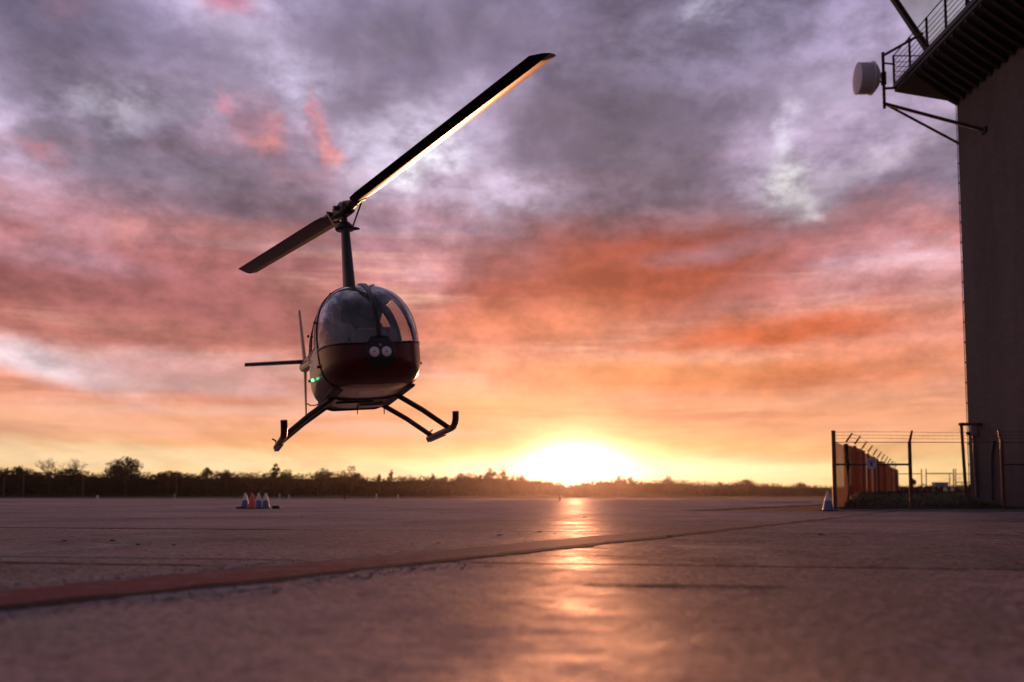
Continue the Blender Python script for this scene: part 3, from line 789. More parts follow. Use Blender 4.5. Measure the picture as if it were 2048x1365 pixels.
for i in range(NS):
    for k in range(NA):
        k2 = (k + 1) % NA
        q = (P[i][k], P[i][k2], P[i + 1][k2], P[i + 1][k])
        c = (q[0] + q[1] + q[2] + q[3]) / 4
        groups.setdefault(classify(c), []).append((i, k))
def skin_part(key, name, m, parent, solid=0.0, label=None):
    idx = {}; vs = []; fs = []
    for i, k in groups.get(key, []):
        f = []
        for a, b in ((i, k), (i, (k + 1) % NA), (i + 1, (k + 1) % NA), (i + 1, k)):
            if (a, b) not in idx: idx[(a, b)] = len(vs); vs.append(P[a][b])
            f.append(idx[(a, b)])
        fs.append(tuple(f))
    mb = MB(); mb.v = vs; mb.f = fs
    o = mb.build(name, m, parent, smooth=True)
    if solid:
        md = o.modifiers.new('solidify', 'SOLIDIFY'); md.thickness = solid; md.offset = 0.6; md.use_even_offset = False
    if label: o['label'] = label
    return o
fus = skin_part('fuselage', 'fuselage', 'maroon', heli)
skin_part('belly', 'belly_panel', 'cream', heli, 0.006)
lf = skin_part('light_fairing', 'light_fairing', 'black_paint', heli, 0.02)
skin_part('windscreen_frame', 'windscreen_frame', 'black_paint', heli, 0.014)
skin_part('centre_pillar', 'centre_pillar', 'black_paint', heli, 0.03)
skin_part('windscreen_right', 'windscreen_pane', 'windscreen_glass', heli)
skin_part('windscreen_left', 'windscreen_pane', 'windscreen_glass', heli)
for s in 'RL':
    for kind in ('front', 'rear'):
        dr = skin_part(kind + '_door' + s, 'door', 'maroon', heli, 0.012)
        skin_part(kind + '_frame' + s, 'window_frame', 'black_paint', dr, 0.016)
        skin_part(kind + '_glass' + s, 'window_pane', 'door_glass', dr)
        sx = -1 if s == 'R' else 1
        yy = -0.12 if kind == 'front' else 0.16
        p = None
        hb = MB(); hb.path([(sx * 0.655, yy, 0.97), (sx * 0.672, yy + .02, 0.97), (sx * 0.672, yy + .10, 0.97), (sx * 0.652, yy + .12, 0.97)], 0.010, 6)
        hb.build('handle', 'bare_metal', dr)
        for zz in (0.80, 1.42):
            hg = MB(); hg.bbox((sx * (0.652 if zz < 1 else 0.63), (yA(zz) + .07) if kind == 'front' else 0.06, zz), (.03, .05, .035), .008); hg.build('hinge', 'black_paint', dr)
# landing lights
for sx in (-0.072, 0.072):
    M_ = Matrix.Translation((sx, -1.955, 0.825)) @ Matrix.Rotation(math.pi / 2, 4, 'X')
    t = MB().lathe([(0.078, -0.05), (0.078, 0.012), (0.066, 0.014), (0.066, 0.0)], 22, M_).build('landing_light', 'dark_metal', heli, smooth=40)
    MB().lathe([(0.066, 0.001), (0.060, 0.010), (0.04, 0.017), (0.012, 0.020)], 22, M_).build('lens', 'lamp_lens', t, smooth=True)
    MB().lathe([(.004, .016), (.012, .018), (.011, .026), (.003, .028)], 12, M_).build('bulb', 'bare_metal', t, smooth=True)
MB().lathe([(0.016, -0.04), (0.016, 0.02), (0.008, 0.028)], 10, Matrix.Translation((0, -1.95, 0.905)) @ Matrix.Rotation(math.pi / 2, 4, 'X')).build('pitot_tube', 'bare_metal', heli)
# temperature probe / compass at the top of the pillar, and its cable
q = [surf(y, 0.0) for y in (-1.80, -1.72, -1.62, -1.5)]
MB().bbox((0, -1.36, 1.66), (.07, .09, .10), .015).build('compass', 'dark_metal', heli)
wb = MB(); wb.path([surf(-1.50, 0.0, 0.012), surf(-1.2, 0.05, 0.014), surf(-0.9, 0.16, 0.012), surf(-0.6, 0.26, 0.012)], 0.011, 6)
wb.build('air_tube', 'black_paint', heli)
# navigation light on the pilot's side
nl = MB().lathe([(0.0, -.018), (0.015, -.012), (0.019, 0), (0.014, .014), (0.0, .02)], 12, Matrix.Translation((-0.672, -0.55, 0.72)))
nl.build('navigation_light', 'nav_green', heli, smooth=True)
MB().lathe([(0.0, -.018), (0.015, -.012), (0.019, 0), (0.014, .014), (0.0, .02)], 12, Matrix.Translation((0.655, -0.55, 0.70))).build('navigation_light', 'lamp_lens', heli, smooth=True)['label'] = 'unlit lamp on the far side'
# tail
tb = MB(); rings = []
for t in np.linspace(0, 1, 14):
    y = 1.35 + t * 6.25; z = 1.54 + 0.66 * t; r_t = 0.27 - 0.17 * t
    rings.append([(r_t * math.cos(a), y, z + r_t * math.sin(a)) for a in np.linspace(0, 2 * math.pi, 19)[:-1]])
tb.loft(rings).build('tail_boom', 'maroon', heli, smooth=40)
def slabfoil(mb, a, b, ca, cb, ta, tb_, axis):
    """flat tapered surface from root a to tip b; chord along y; thickness along axis"""
    rings = []
    for p, c, t in ((a, ca, ta), (b, cb, tb_)):
        p = Vector(p); r_ = []
        for u, w in ((-.5, 0), (-.35, .5), (.0, .5), (.5, .08), (.5, -.08), (0, -.5), (-.35, -.5)):
            r_.append(p + Vector((0, u * c, 0)) + Vector(axis) * (w * t))
        rings.append(r_)
    return mb.loft(rings)
slabfoil(MB(), (0, 7.4, 2.26), (0.0, 7.85, 3.46), .62, .36, .055, .035, (1, 0, 0)).build('vertical_fin', 'black_paint', heli)
slabfoil(MB(), (0, 7.4, 2.08), (0.0, 7.75, 1.20), .56, .36, .055, .035, (1, 0, 0)).build('vertical_fin', 'black_paint', heli)
slabfoil(MB(), (0.04, 7.25, 2.26), (-1.22, 7.25, 2.24), .42, .36, .060, .05, (0, 0, 1)).build('horizontal_stabilizer', 'black_paint', heli)
MB().path([(0, 7.65, 1.46), (.10, 7.85, 1.42), (.22, 7.9, 1.42), (.30, 7.8, 1.45)], .014, 6).build('tail_skid', 'black_paint', heli)
tr = MB().lathe([(.03, -.02), (.055, 0), (.055, .12), (.02, .15)], 12, Matrix.Translation((0.08, 7.52, 2.20)) @ Matrix.Rotation(math.pi / 2, 4, 'Y')).build('tail_rotor', 'dark_metal', heli)
for sgn in (1, -1):
    d = Vector((0.0, math.cos(R(62)), math.sin(R(62)))) * sgn; c = Vector((0.24, 7.52, 2.20))
    n = Vector((0, -d.z, d.y)) * .075
    b_ = MB(); b_.loft([[c + d * .1 + n + Vector((.006, 0, 0)), c + d * .1 - n + Vector((.006, 0, 0)), c + d * .1 - n - Vector((.006, 0, 0)), c + d * .1 + n - Vector((.006, 0, 0))],
                        [c + d * .74 + n + Vector((.006, 0, 0)), c + d * .74 - n + Vector((.006, 0, 0)), c + d * .74 - n - Vector((.006, 0, 0)), c + d * .74 + n - Vector((.006, 0, 0))]])
    b_.build('blade', 'blade_paint', tr)
# engine cowling details and exhaust
MB().path([(0.18, 1.1, .72), (.2, 1.5, .66), (.2, 1.7, .62)], [.06, .06, .055], 10).build('exhaust_pipe', 'dark_metal', heli)
# skids
LX = 1.10
for sx in (1, -1):
    sk = MB().path([(sx * LX, 0.80, -.02), (sx * LX, 0.6, -.02), (sx * LX, -0.66, -.02), (sx * LX, -0.80, -.01), (sx * LX, -0.89, .025), (sx * LX, -0.95, .075), (sx * LX, -0.98, .17)], 0.043, 12).build('skid', 'skid_paint', heli, smooth=50)
    MB().bbox((sx * LX, 0.3, -0.068), (.07, 1.0, .012), .004).build('wear_shoe', 'dark_metal', sk)
    MB().path([(sx * LX, 0.70, 0.0), (sx * (LX + .01), .70, .07), (sx * (LX + .05), .74, .10)], .012, 6).build('ground_wheel_fitting', 'dark_metal', sk)
    for yy in (-0.55, 0.56):
        lg = MB(); rings = []
        a, b = Vector((sx * 0.38, yy, 0.50)), Vector((sx * LX, yy, -.01))
        for t in (0, .5, 1):
            p = a.lerp(b, t) + Vector((0, 0, 0.02 * math.sin(t * math.pi)))
            nrm = Vector((0.55 * sx, 0, 0.83)).normalized()
            rings.append([p + Vector((0, u * .13, 0)) + nrm * w * .072 for u, w in ((-.5, 0), (-.38, .38), (-.1, .5), (.25, .3), (.5, 0), (.25, -.3), (-.1, -.5), (-.38, -.38))])
        lg.loft(rings).build('skid_leg', 'skid_paint', heli, smooth=50)
for yy in (-0.55, 0.56):
    MB().path([(-.42, yy, .49), (-.3, yy, .455), (.3, yy, .455), (.42, yy, .49)], .030, 10).build('cross_tube', 'skid_paint', heli, smooth=50)
# belly fittings
MB().bbox((-0.12, -0.35, .435), (.50, .04, .03), .008).build('belly_strut', 'dark_metal', heli)
MB().bbox((0.16, 0.05, .435), (.34, .22, .05), .012).build('drain_panel', 'cream', heli)
MB().path([(-.1, -.45, .38), (-.1, -.42, .26)], [.010, .006], 6).build('antenna', 'black_paint', heli)
MB().path([(.30, -.2, .38), (.30, -.16, .27)], [.010, .006], 6).build('antenna', 'black_paint', heli)
MB().path([(0.0, 3.0, 1.40), (0.0, 3.1, 1.15)], [.012, .006], 6).build('antenna', 'black_paint', heli)
# mast fairing
mf = MB(); rings = []
for t in np.linspace(0, 1, 8):
    z = 1.90 + t * 1.06; w = .088 - .028 * t; c0, c1 = MY - .26 + .12 * t, MY + .42 - .24 * t
    rings.append([(w * sx_, c0 + (c1 - c0) * u, z) for u, sx_ in ((0, 0), (.04, .5), (.15, .88), (.35, 1), (.65, .8), (1, .08), (1, -.08), (.65, -.8), (.35, -1), (.15, -.88), (.04, -.5))])
mf.loft(rings).build('mast_fairing', 'black_paint', heli, smooth=50)
rb = MB().bbox((0, .22, 1.945), (.34, .9, .10), .03).build('roof_cowl', 'maroon', heli)
# rotor head
MB().path([(0, MY, 2.9), (0, MY, 3.30)], .045, 12).build('rotor_shaft', 'dark_metal', heli, smooth=50)
sw = MB().lathe([(.07, 2.955), (.125, 2.965), (.14, 2.985), (.13, 3.02), (.09, 3.06), (.06, 3.09)], 20, Matrix.Translation((0, MY, 0))).build('swashplate', 'dark_metal', heli, smooth=40)
MB().path([(.12, MY - .02, 2.99), (.20, MY - .05, 2.975)], [.03, .014], 6).build('swashplate_arm', 'dark_metal', sw)
tip1_d, tip2_d = ray(1092, 112), ray(491, 541)
def solve(d, near):
    o = Vector((0, 0, CAM_H)) - HUB; dd = d.normalized(); b = o.dot(dd); c = o.dot(o) - 5.03 ** 2
    disc = math.sqrt(max(0, b * b - c)); t = -b - disc if near else -b + disc
    return Vector((0, 0, CAM_H)) + dd * t
hubc = Vector((0, MY, HUB_Z))
t1 = hl(solve(tip1_d, True)) - hubc; t2 = hl(solve(tip2_d, False)) - hubc
print('blade dirs', t1, t2, 'angle', math.degrees(t1.angle(t2)))
axis = (t1 - t2).normalized()
side0 = Vector((0, 0, 1)).cross(axis).normalized()
Rh = Matrix((axis, side0, axis.cross(side0))).transposed()
MB().bbox(hubc + Vector((0, 0, .0)), (.44, .19, .19), .04, Rh).build('rotor_hub', 'dark_metal', heli)
MB().lathe([(.02, 3.26), (.085, 3.28), (.09, 3.33), (.06, 3.37), (.02, 3.38)], 14, Matrix.Translation((0, MY, 0))).build('hub_cap', 'dark_metal', heli, smooth=40)
MB().path([hubc + side0 * -.15 + Vector((0, 0, .02)), hubc + side0 * .15 + Vector((0, 0, .02))], .035, 10).build('teeter_bolt', 'dark_metal', heli)
for tv, nm in ((t1, 0), (t2, 1)):
    a = tv.normalized(); lead = Vector((0, 0, 1)).cross(a).normalized(); up = a.cross(lead)
    # lead: direction the blade travels (anticlockwise seen from above); a collective pitch of 9 degrees raises the leading edge
    pr = R(11.0 if nm == 0 else 7.0)
    L_ = lead * math.cos(pr) + up * math.sin(pr); N_ = up * math.cos(pr) - lead * math.sin(pr)
    gr = MB(); gr.path([hubc + a * .16, hubc + a * .30, hubc + a * .52], [.075, .066, .050], 10)
    gr.bbox(hubc + a * .46 + N_ * .0, (.22, .20, .06), .015, Matrix((a, L_, N_)).transposed())
    grip = gr.build('blade_grip', 'dark_metal', heli, smooth=40)
    hn = MB(); e = hubc + a * .28 + L_ * .15; hn.path([hubc + a * .30, e], [.03, .018], 8); hn.build('pitch_horn', 'dark_metal', grip)
    lk = MB(); b0 = Vector((0, MY, 2.995)) + (e - hubc).normalized() * .145; b0.z = 2.995; lk.path([b0, e], .013, 8); lk.build('pitch_link', 'bare_metal', grip)
    bl = MB(); ed = MB(); Rr = tv.length
    secA = [(-.062, -.0455), (-.175, -.004), (-.175, .001), (-.02, .026), (.06, .026)]
    secE = [(.060, .0262), (.100, .016), (.114, .003), (.108, -.004), (.045, -.024), (-.010, -.041), (-.062, -.0458)]
    def ring(s_, r, sc=1.0, sweep=0.0, droop=0.0):
        return [hubc + a * r + L_ * ((u + sweep) * sc * 1.22) + N_ * (w * sc * 1.15) + up * droop for u, w in s_]
    st_ = [(.50, .55, 0), (.62, .9, 0), (.85, 1.0, 0), (1.6, 1, 0), (2.6, 1, 0), (3.6, 1, 0), (Rr - .10, 1, 0), (Rr - .03, 1, 0), (Rr, .98, -.004)]
    B_ = bl.loft([ring(secA, r, k, sw_) for r, k, sw_ in st_], close=False, cap=True).build('rotor_blade', 'blade_paint', heli)
    ed.loft([ring(secE, r, k, sw_) for r, k, sw_ in st_], close=False, cap=True).build('leading_edge', 'blade_edge', B_, smooth=50)
    tm = MB(); tm.bbox(hubc + a * (Rr * .72) - L_ * .185, (.30, .05, .006), .002, Matrix((a, L_, N_)).transposed()); tm.build('trim_tab', 'blade_paint', B_)
# cabin inside
MB().bbox((0, -.35, .50), (1.06, 1.9, .05), .02).build('cabin_floor', 'interior', heli)
bk = MB(); pts = [surf(.82, 2 * math.pi * k / 48, -.03) for k in range(48)]
bk.loft([[p for p in pts], [p + Vector((0, .03, 0)) for p in pts]]).build('bulkhead', 'interior', heli)
for sx in (-.29, .29):
    for yy, bz in ((-.46, 1.42), (.46, 1.45)):
        s = MB().bbox((sx, yy - .16, .83), (.46, .50, .14), .04).build('seat', 'seat_cloth', heli, smooth=40)
        MB().bbox((sx, yy + .12, 1.14), (.46, .12, bz - .80), .04, Matrix.Rotation(R(-10), 3, 'X')).build('backrest', 'seat_cloth', s, smooth=40)
        MB().bbox((sx, yy - .16, .64), (.44, .46, .24), .02).build('seat_base', 'interior', s)
cs = MB(); cs.bbox((0, -1.22, .78), (.24, .30, .55), .03); cs.bbox((0, -1.26, 1.12), (.40, .14, .26), .04, Matrix.Rotation(R(-14), 3, 'X'))
con = cs.build('instrument_console', 'panel_grey', heli, smooth=40)
for gx, gz in ((-.11, 1.17), (0, 1.17), (.11, 1.17), (-.06, 1.07), (.06, 1.07)):
    MB().lathe([(.042, -.01), (.042, .012), (.034, .016)], 14, Matrix.Translation((gx, -1.185 + (1.17 - gz) * -.25, gz)) @ Matrix.Rotation(-math.pi / 2, 4, 'X')).build('dial', 'black_paint', con)
cy = MB(); cy.path([(0, -.62, .78), (0, -.80, 1.10)], .022, 8); cy.path([(-.36, -.80, 1.13), (0, -.80, 1.10), (.36, -.80, 1.13)], .018, 8); cy.path([(-.36, -.80, 1.13), (-.36, -.82, 1.01)], .02, 8)
cy.build('control_stick', 'black_paint', heli)
MB().path([(-.40, .80, 1.5), (-.42, .0, 1.80), (-.40, -.55, 1.78)], .022, 6).build('cabin_tube', 'interior', heli)
MB().path([(.40, .80, 1.5), (.42, .0, 1.80), (.40, -.55, 1.78)], .022, 6).build('cabin_tube', 'interior', heli)
MB().bbox((0.0, .02, 1.42), (.06, .05, .9), .01).build('door_post', 'interior', heli)
MB().bbox((0, .1, 1.88), (.74, 1.2, .03), .01).build('cabin_ceiling', 'interior', heli)

# ------------------------------------------------------------------ pilot
def skin_obj(name, m, verts, edges, radii, parent=None, root=0, lv=2):
    me = bpy.data.meshes.new(name); me.from_pydata([tuple(v) for v in verts], edges, []); me.update()
    me.materials.append(MATS[m])
    o = place(name, me, parent)
    o.modifiers.new('skin', 'SKIN'); sd_ = o.modifiers.new('subd', 'SUBSURF'); sd_.levels = lv; sd_.render_levels = lv
    for i, r in enumerate(radii):
        sv_ = me.skin_vertices[0].data[i]; sv_.radius = (r, r) if not hasattr(r, '__len__') else r; sv_.use_root = (i == root)
    o.modifiers['skin'].use_smooth_shade = True
    return o
X0 = -.29
J = dict(pelvis=(X0, -.42, .96), waist=(X0, -.41, 1.12), chest=(X0, -.40, 1.34), neck0=(X0, -.40, 1.48), neck=(X0, -.42, 1.545), head0=(X0, -.44, 1.60), head1=(X0, -.445, 1.68), head2=(X0, -.435, 1.76),
         shR=(X0 - .17, -.40, 1.43), shL=(X0 + .17, -.40, 1.43), elR=(X0 - .25, -.50, 1.18), elL=(X0 + .24, -.50, 1.17), haR=(X0 - .09, -.79, 1.10), haL=(X0 + .20, -.62, .96),
         hpR=(X0 - .10, -.44, .95), hpL=(X0 + .10, -.44, .95), knR=(X0 - .13, -.86, 1.00), knL=(X0 + .13, -.86, 1.00), anR=(X0 - .12, -1.14, .62), anL=(X0 + .12, -1.14, .62), toR=(X0 - .12, -1.28, .60), toL=(X0 + .12, -1.28, .60),
         wrR=(X0 - .12, -.72, 1.10), wrL=(X0 + .20, -.57, 1.00))
def chain(names, rad):
    ix = {n: i for i, n in enumerate(rad)}
    return [J[n] for n in rad], [(ix[a], ix[b]) for a, b in names], list(rad.values())
body_r = dict(pelvis=.12, waist=.11, chest=(.15, .11), neck0=.075, neck=.055, head0=.066, head1=(.080, .092), head2=.066, shR=.058, shL=.058, elR=.042, elL=.042, wrR=.028, wrL=.028, haR=.038, haL=.038,
              hpR=.085, hpL=.085, knR=.058, knL=.058, anR=.040, anL=.040, toR=.035, toL=.035)
body_e = [('pelvis', 'waist'), ('waist', 'chest'), ('chest', 'neck0'), ('neck0', 'neck'), ('neck', 'head0'), ('head0', 'head1'), ('head1', 'head2'), ('chest', 'shR'), ('chest', 'shL'), ('shR', 'elR'), ('shL', 'elL'), ('elR', 'wrR'), ('elL', 'wrL'), ('wrR', 'haR'), ('wrL', 'haL'),
          ('pelvis', 'hpR'), ('pelvis', 'hpL'), ('hpR', 'knR'), ('hpL', 'knL'), ('knR', 'anR'), ('knL', 'anL'), ('anR', 'toR'), ('anL', 'toL')]
v_, e_, r_ = chain(body_e, body_r)
pilot = skin_obj('person', 'skin', v_, e_, r_)
tag(pilot, 'pilot in a pale shirt and headset seated behind the helicopter windscreen', 'person')
pilot.matrix_world = HM
sh_r = dict(waist=.128, chest=(.168, .128), neck0=.085, shR=.074, shL=.074, elR=.055, elL=.055, wrR=.040, wrL=.040)
v_, e_, r_ = chain([('waist', 'chest'), ('chest', 'neck0'), ('chest', 'shR'), ('chest', 'shL'), ('shR', 'elR'), ('shL', 'elL'), ('elR', 'wrR'), ('elL', 'wrL')], sh_r)
skin_obj('shirt', 'shirt', v_, e_, r_, pilot)
tr_r = dict(pelvis=.135, hpR=.10, hpL=.10, knR=.072, knL=.072, anR=.055, anL=.055)
v_, e_, r_ = chain([('pelvis', 'hpR'), ('pelvis', 'hpL'), ('hpR', 'knR'), ('hpL', 'knL'), ('knR', 'anR'), ('knL', 'anL')], tr_r)
skin_obj('trousers', 'trousers', v_, e_, r_, pilot)
hd = Vector((X0, -.44, 1.70))
hr = MB(); hr.lathe([(.088, .0), (.094, .04), (.082, .085), (.045, .112), (.01, .118)], 18, Matrix.Translation(hd + Vector((0, .022, 0)))); hr.build('hair', 'hair', pilot, smooth=True)
hs = MB(); hs.path([hd + Vector((.098 * math.cos(a), 0, .01 + .125 * math.sin(a))) for a in np.linspace(0, math.pi, 12)], .010, 6)
for sx in (-1, 1): hs.lathe([(.02, -.025), (.036, -.018), (.036, .018), (.02, .025)], 12, Matrix.Translation(hd + Vector((sx * .098, 0, 0))) @ Matrix.Rotation(math.pi / 2, 4, 'Y'))
hs.path([hd + Vector((-.10, -.01, -.01)), hd + Vector((-.08, -.08, -.06)), hd + Vector((-.02, -.105, -.065))], .006, 5)
hs.build('headset', 'black_paint', pilot, smooth=40)
MB().path([hd + Vector((0, -.088, .0)), hd + Vector((0, -.118, -.028)), hd + Vector((0, -.094, -.04))], [.010, .016, .010], 6).build('nose', 'skin', pilot, smooth=True)
bt = MB(); bt.path([(X0 - .14, -.30, 1.47), (X0 - .13, -.53, 1.40), (X0 - .08, -.55, 1.1), (X0 + .10, -.54, 1.0)], .020, 5); bt.build('shoulder_belt', 'panel_grey', pilot)

# ------------------------------------------------------------------ control tower
TX, TY, TZ = 15.6, 34.0, 14.2
TW, TD = 9.0, 8.6
tower = thing('control_tower', 'tall dark control tower with overhanging gallery and glass cab beside the fence', 'building', (TX, TY, 0.4))
tz0 = 0.4
def tl(x, y, z): return (x - TX, y - TY, z - tz0)
wl = MB(); wl.bbox(tl(TX + TW / 2, TY - TD / 2, (TZ + .0) / 2 - .3), (TW, TD, TZ + .6), .03); wl.build('wall', 'tower_wall', tower)
# gallery: flared ribbed soffit, deck, fascia, railing
OUT, DZ = 1.55, 15.22
sf = MB(); a0 = [(TX, TY - TD), (TX + TW, TY - TD), (TX + TW, TY), (TX, TY)]; a1 = [(TX - OUT, TY - TD - OUT), (TX + TW + OUT, TY - TD - OUT), (TX + TW + OUT, TY + OUT), (TX - OUT, TY + OUT)]
sf.loft([[tl(x, y, TZ) for x, y in a0], [tl(x, y, DZ) for x, y in a1], [tl(x, y, DZ + .10) for x, y in a1]]); sf.build('gallery_soffit', 'tower_steel', tower)
n = 18
rib = MB()
rib.loft([[(0.04, -.07, -.18), (0.04, .07, -.18), (0.04, .07, .05), (0.04, -.07, .05)], [(-OUT * .45, -.07, .30), (-OUT * .45, .07, .30), (-OUT * .45, .07, .50), (-OUT * .45, -.07, .50)], [(-OUT * .97, -.07, DZ - TZ - .10), (-OUT * .97, .07, DZ - TZ - .10), (-OUT * .97, .07, DZ - TZ + .05), (-OUT * .97, -.07, DZ - TZ + .05)]])
rib_me = rib.mesh('rib', 'tower_steel')
for k in range(n):
    place('rib', rib_me, tower, tl(TX, TY - .12 - k * (TD - .2) / (n - 1), TZ))
for k in range(n):
    o = place('rib', rib_me, tower, tl(TX + .12 + k * (TW - .2) / (n - 1), TY, TZ)); o.rotation_euler = (0, 0, -math.pi / 2)
dk = MB(); dk.bbox(tl(TX + TW / 2, TY - TD / 2, DZ + .22), (TW + 2 * OUT + .08, TD + 2 * OUT + .08, .20), .02); dk.build('deck', 'tower_steel', tower)
DT = DZ + .32
corner = [(TX - OUT, TY + OUT), (TX - OUT, TY - TD - OUT), (TX + TW + OUT, TY - TD - OUT), (TX + TW + OUT, TY + OUT)]
for (xa, ya), (xb, yb) in zip(corner, corner[1:] + corner[:1]):
    L = math.hypot(xb - xa, yb - ya); m = int(round(L / 1.5))
    for i in range(m):
        t = i / m; p = MB(); p.bbox(tl(xa + (xb - xa) * t, ya + (yb - ya) * t, DT + .53), (.07, .07, 1.08), .01); p.build('railing_post', 'rail_steel', tower)
    for zz in (.10, .28, .46, .64, .82, 1.05):
        p = MB(); p.path([tl(xa, ya, DT + zz), tl(xb, yb, DT + zz)], .022 if zz > 1 else .012, 6); p.build('rail', 'rail_steel', tower)
# cab
CB = [(TX - .30, TY + .30), (TX - .30, TY - TD - .3), (TX + TW + .3, TY - TD - .3), (TX + TW + .3, TY + .30)]
CZ0, CZ1, LEAN = DT - .12, DT + 3.5, 0.36
cx, cyy = TX + TW / 2, TY - TD / 2
def cabp(c, z):
    sx, sy = math.copysign(1, c[0] - cx), math.copysign(1, c[1] - cyy); d = (z - CZ0) * LEAN
    return Vector(tl(c[0] + sx * d, c[1] + sy * d, z))
lo = MB(); lo.loft([[cabp(c, CZ0) for c in CB], [cabp(c, CZ0 + .55) for c in CB]]); lo.build('cab_sill', 'cab_panel', tower)
for i in range(4):
    c0, c1 = CB[i], CB[(i + 1) % 4]
    mu = MB(); mu.path([cabp(c0, CZ0 - .1), cabp(c0, CZ1)], .13, 4); mu.build('mullion', 'tower_steel', tower)
    for k in range(3):
        ta, tb2 = k / 3, (k + 1) / 3
        q = [cabp(c0, CZ0 + .56).lerp(cabp(c1, CZ0 + .56), ta), cabp(c0, CZ0 + .56).lerp(cabp(c1, CZ0 + .56), tb2), cabp(c0, CZ1).lerp(cabp(c1, CZ1), tb2), cabp(c0, CZ1).lerp(cabp(c1, CZ1), ta)]
        nn = (q[1] - q[0]).cross(q[3] - q[0]).normalized() * .012
        pn = MB(); pn.loft([[v - nn for v in q], [v + nn for v in q]]); pn.build('window_pane', 'cab_glass', tower)
        if k:
            mu = MB(); mu.path([q[0], q[3]], .05, 4); mu.build('mullion', 'tower_steel', tower)
rf = MB(); rf.loft([[cabp(c, CZ1) for c in CB], [cabp(c, CZ1 + .5) for c in CB]]); rf.build('roof', 'cab_panel', tower)
# lightning conductor with clips on the far corner
cd = MB(); cd.path([tl(TX - .03, TY - .02, .3), tl(TX - .03, TY - .02, TZ)], .012, 6); cd = cd.build('conductor', 'rail_steel', tower)
cl = MB(); cl.bbox((.015, 0, 0), (.06, .05, .05), .01); clm = cl.mesh('clip', 'tower_steel')
for k in range(19): place('clip', clm, cd, tl(TX - .03, TY - .02, .8 + k * .70))
pp = MB(); pp.path([tl(TX - .06, 32.35, .3), tl(TX - .06, 32.30, 1.6), tl(TX - .05, 32.1, 2.2)], .05, 10); pp.build('downpipe', 'pole_grey', tower, smooth=50)

# drum antenna on its bracket
an = thing('drum_antenna', 'white drum shaped dish antenna on a dark pole bracket at the tower gallery corner', 'antenna', (13.57, 35.3, 14.4))
def al(x, y, z): return Vector((x - 13.57, y - 35.3, z - 14.4))
MB().path([al(13.57, 35.3, 14.50), al(13.57, 35.3, 16.60)], .055, 10).build('pole', 'rail_steel', an, smooth=50)
for a, b, r in (((13.57, 35.3, 16.48), (14.06, 33.0, 16.22), .05), ((13.57, 35.3, 16.2), (14.06, 35.5, 16.25), .035), ((13.57, 35.3, 15.25), (14.1, 35.5, 15.35), .05),
                ((13.57, 35.3, 14.68), (15.60, 32.0, 12.44), .06), ((13.57, 35.3, 14.68), (15.62, 34.03, 12.75), .045)):
    MB().path([al(*a), al(*b)], r, 8).build('brace', 'rail_steel', an, smooth=50)
MB().bbox(al(15.57, 32.0, 12.44), (.06, .30, .22), .02).build('wall_plate', 'rail_steel', an)
ax = Vector((-.998, .03, 0.0)).normalized()
Rd = ax.to_track_quat('Z', 'Y').to_matrix().to_4x4()
Md = Matrix.Translation(al(13.24, 35.29, 15.62)) @ Rd
dr = MB().lathe([(.10, -.16), (.36, -.10), (.50, 0.0), (.565, .10), (.565, .58), (.545, .60)], 36, Md).build('drum', 'dish_white', an, smooth=35)
MB().lathe([(.56, .585), (.575, .60), (.575, .625), (.55, .635), (.25, .65), (.02, .655)], 36, Md).build('radome', 'dish_face', an, smooth=35)
MB().lathe([(.585, .0), (.600, .01), (.600, .05), (.585, .06)], 36, Matrix.Translation(ax * .08) @ Md).build('rim_band', 'dish_white', an, smooth=35)
mm = MB(); mm.path([Md @ Vector((0, .12, -.12)), al(13.57, 35.3, 15.80)], .035, 6); mm.path([Md @ Vector((0, -.1, -.12)), al(13.57, 35.3, 15.45)], .03, 6); mm.bbox(al(13.57, 35.3, 15.62), (.16, .16, .5), .02)
mm.build('mount', 'rail_steel', an)

# door canopy frame and floodlight by the tower
cf = thing('pipe_frame', 'slim steel goal shaped frame standing against the foot of the tower', 'frame', (14.93, 33.0, .5))
MB().path([(0.08, 0, -.1), (0, 0, 2.28)], .055, 8).build('post', 'rust_post', cf)
MB().bbox((.35, 0, 2.30), (.85, .14, .10), .02).build('beam', 'rust_post', cf)
fl = thing('floodlight', 'pale box floodlight on a pole against the corner of the tower', 'lamp', (15.45, 33.4, .5))
MB().path([(.10, 0, -.1), (.06, 0, 2.1)], .05, 8).build('pole', 'pole_grey', fl)
MB().bbox((.04, -.02, 2.13), (.26, .22, .34), .04).build('lamp_head', 'cabinet', fl)
MB().bbox((-.12, -.02, 2.02), (.12, .16, .12), .03).build('junction_box', 'rubber', fl)

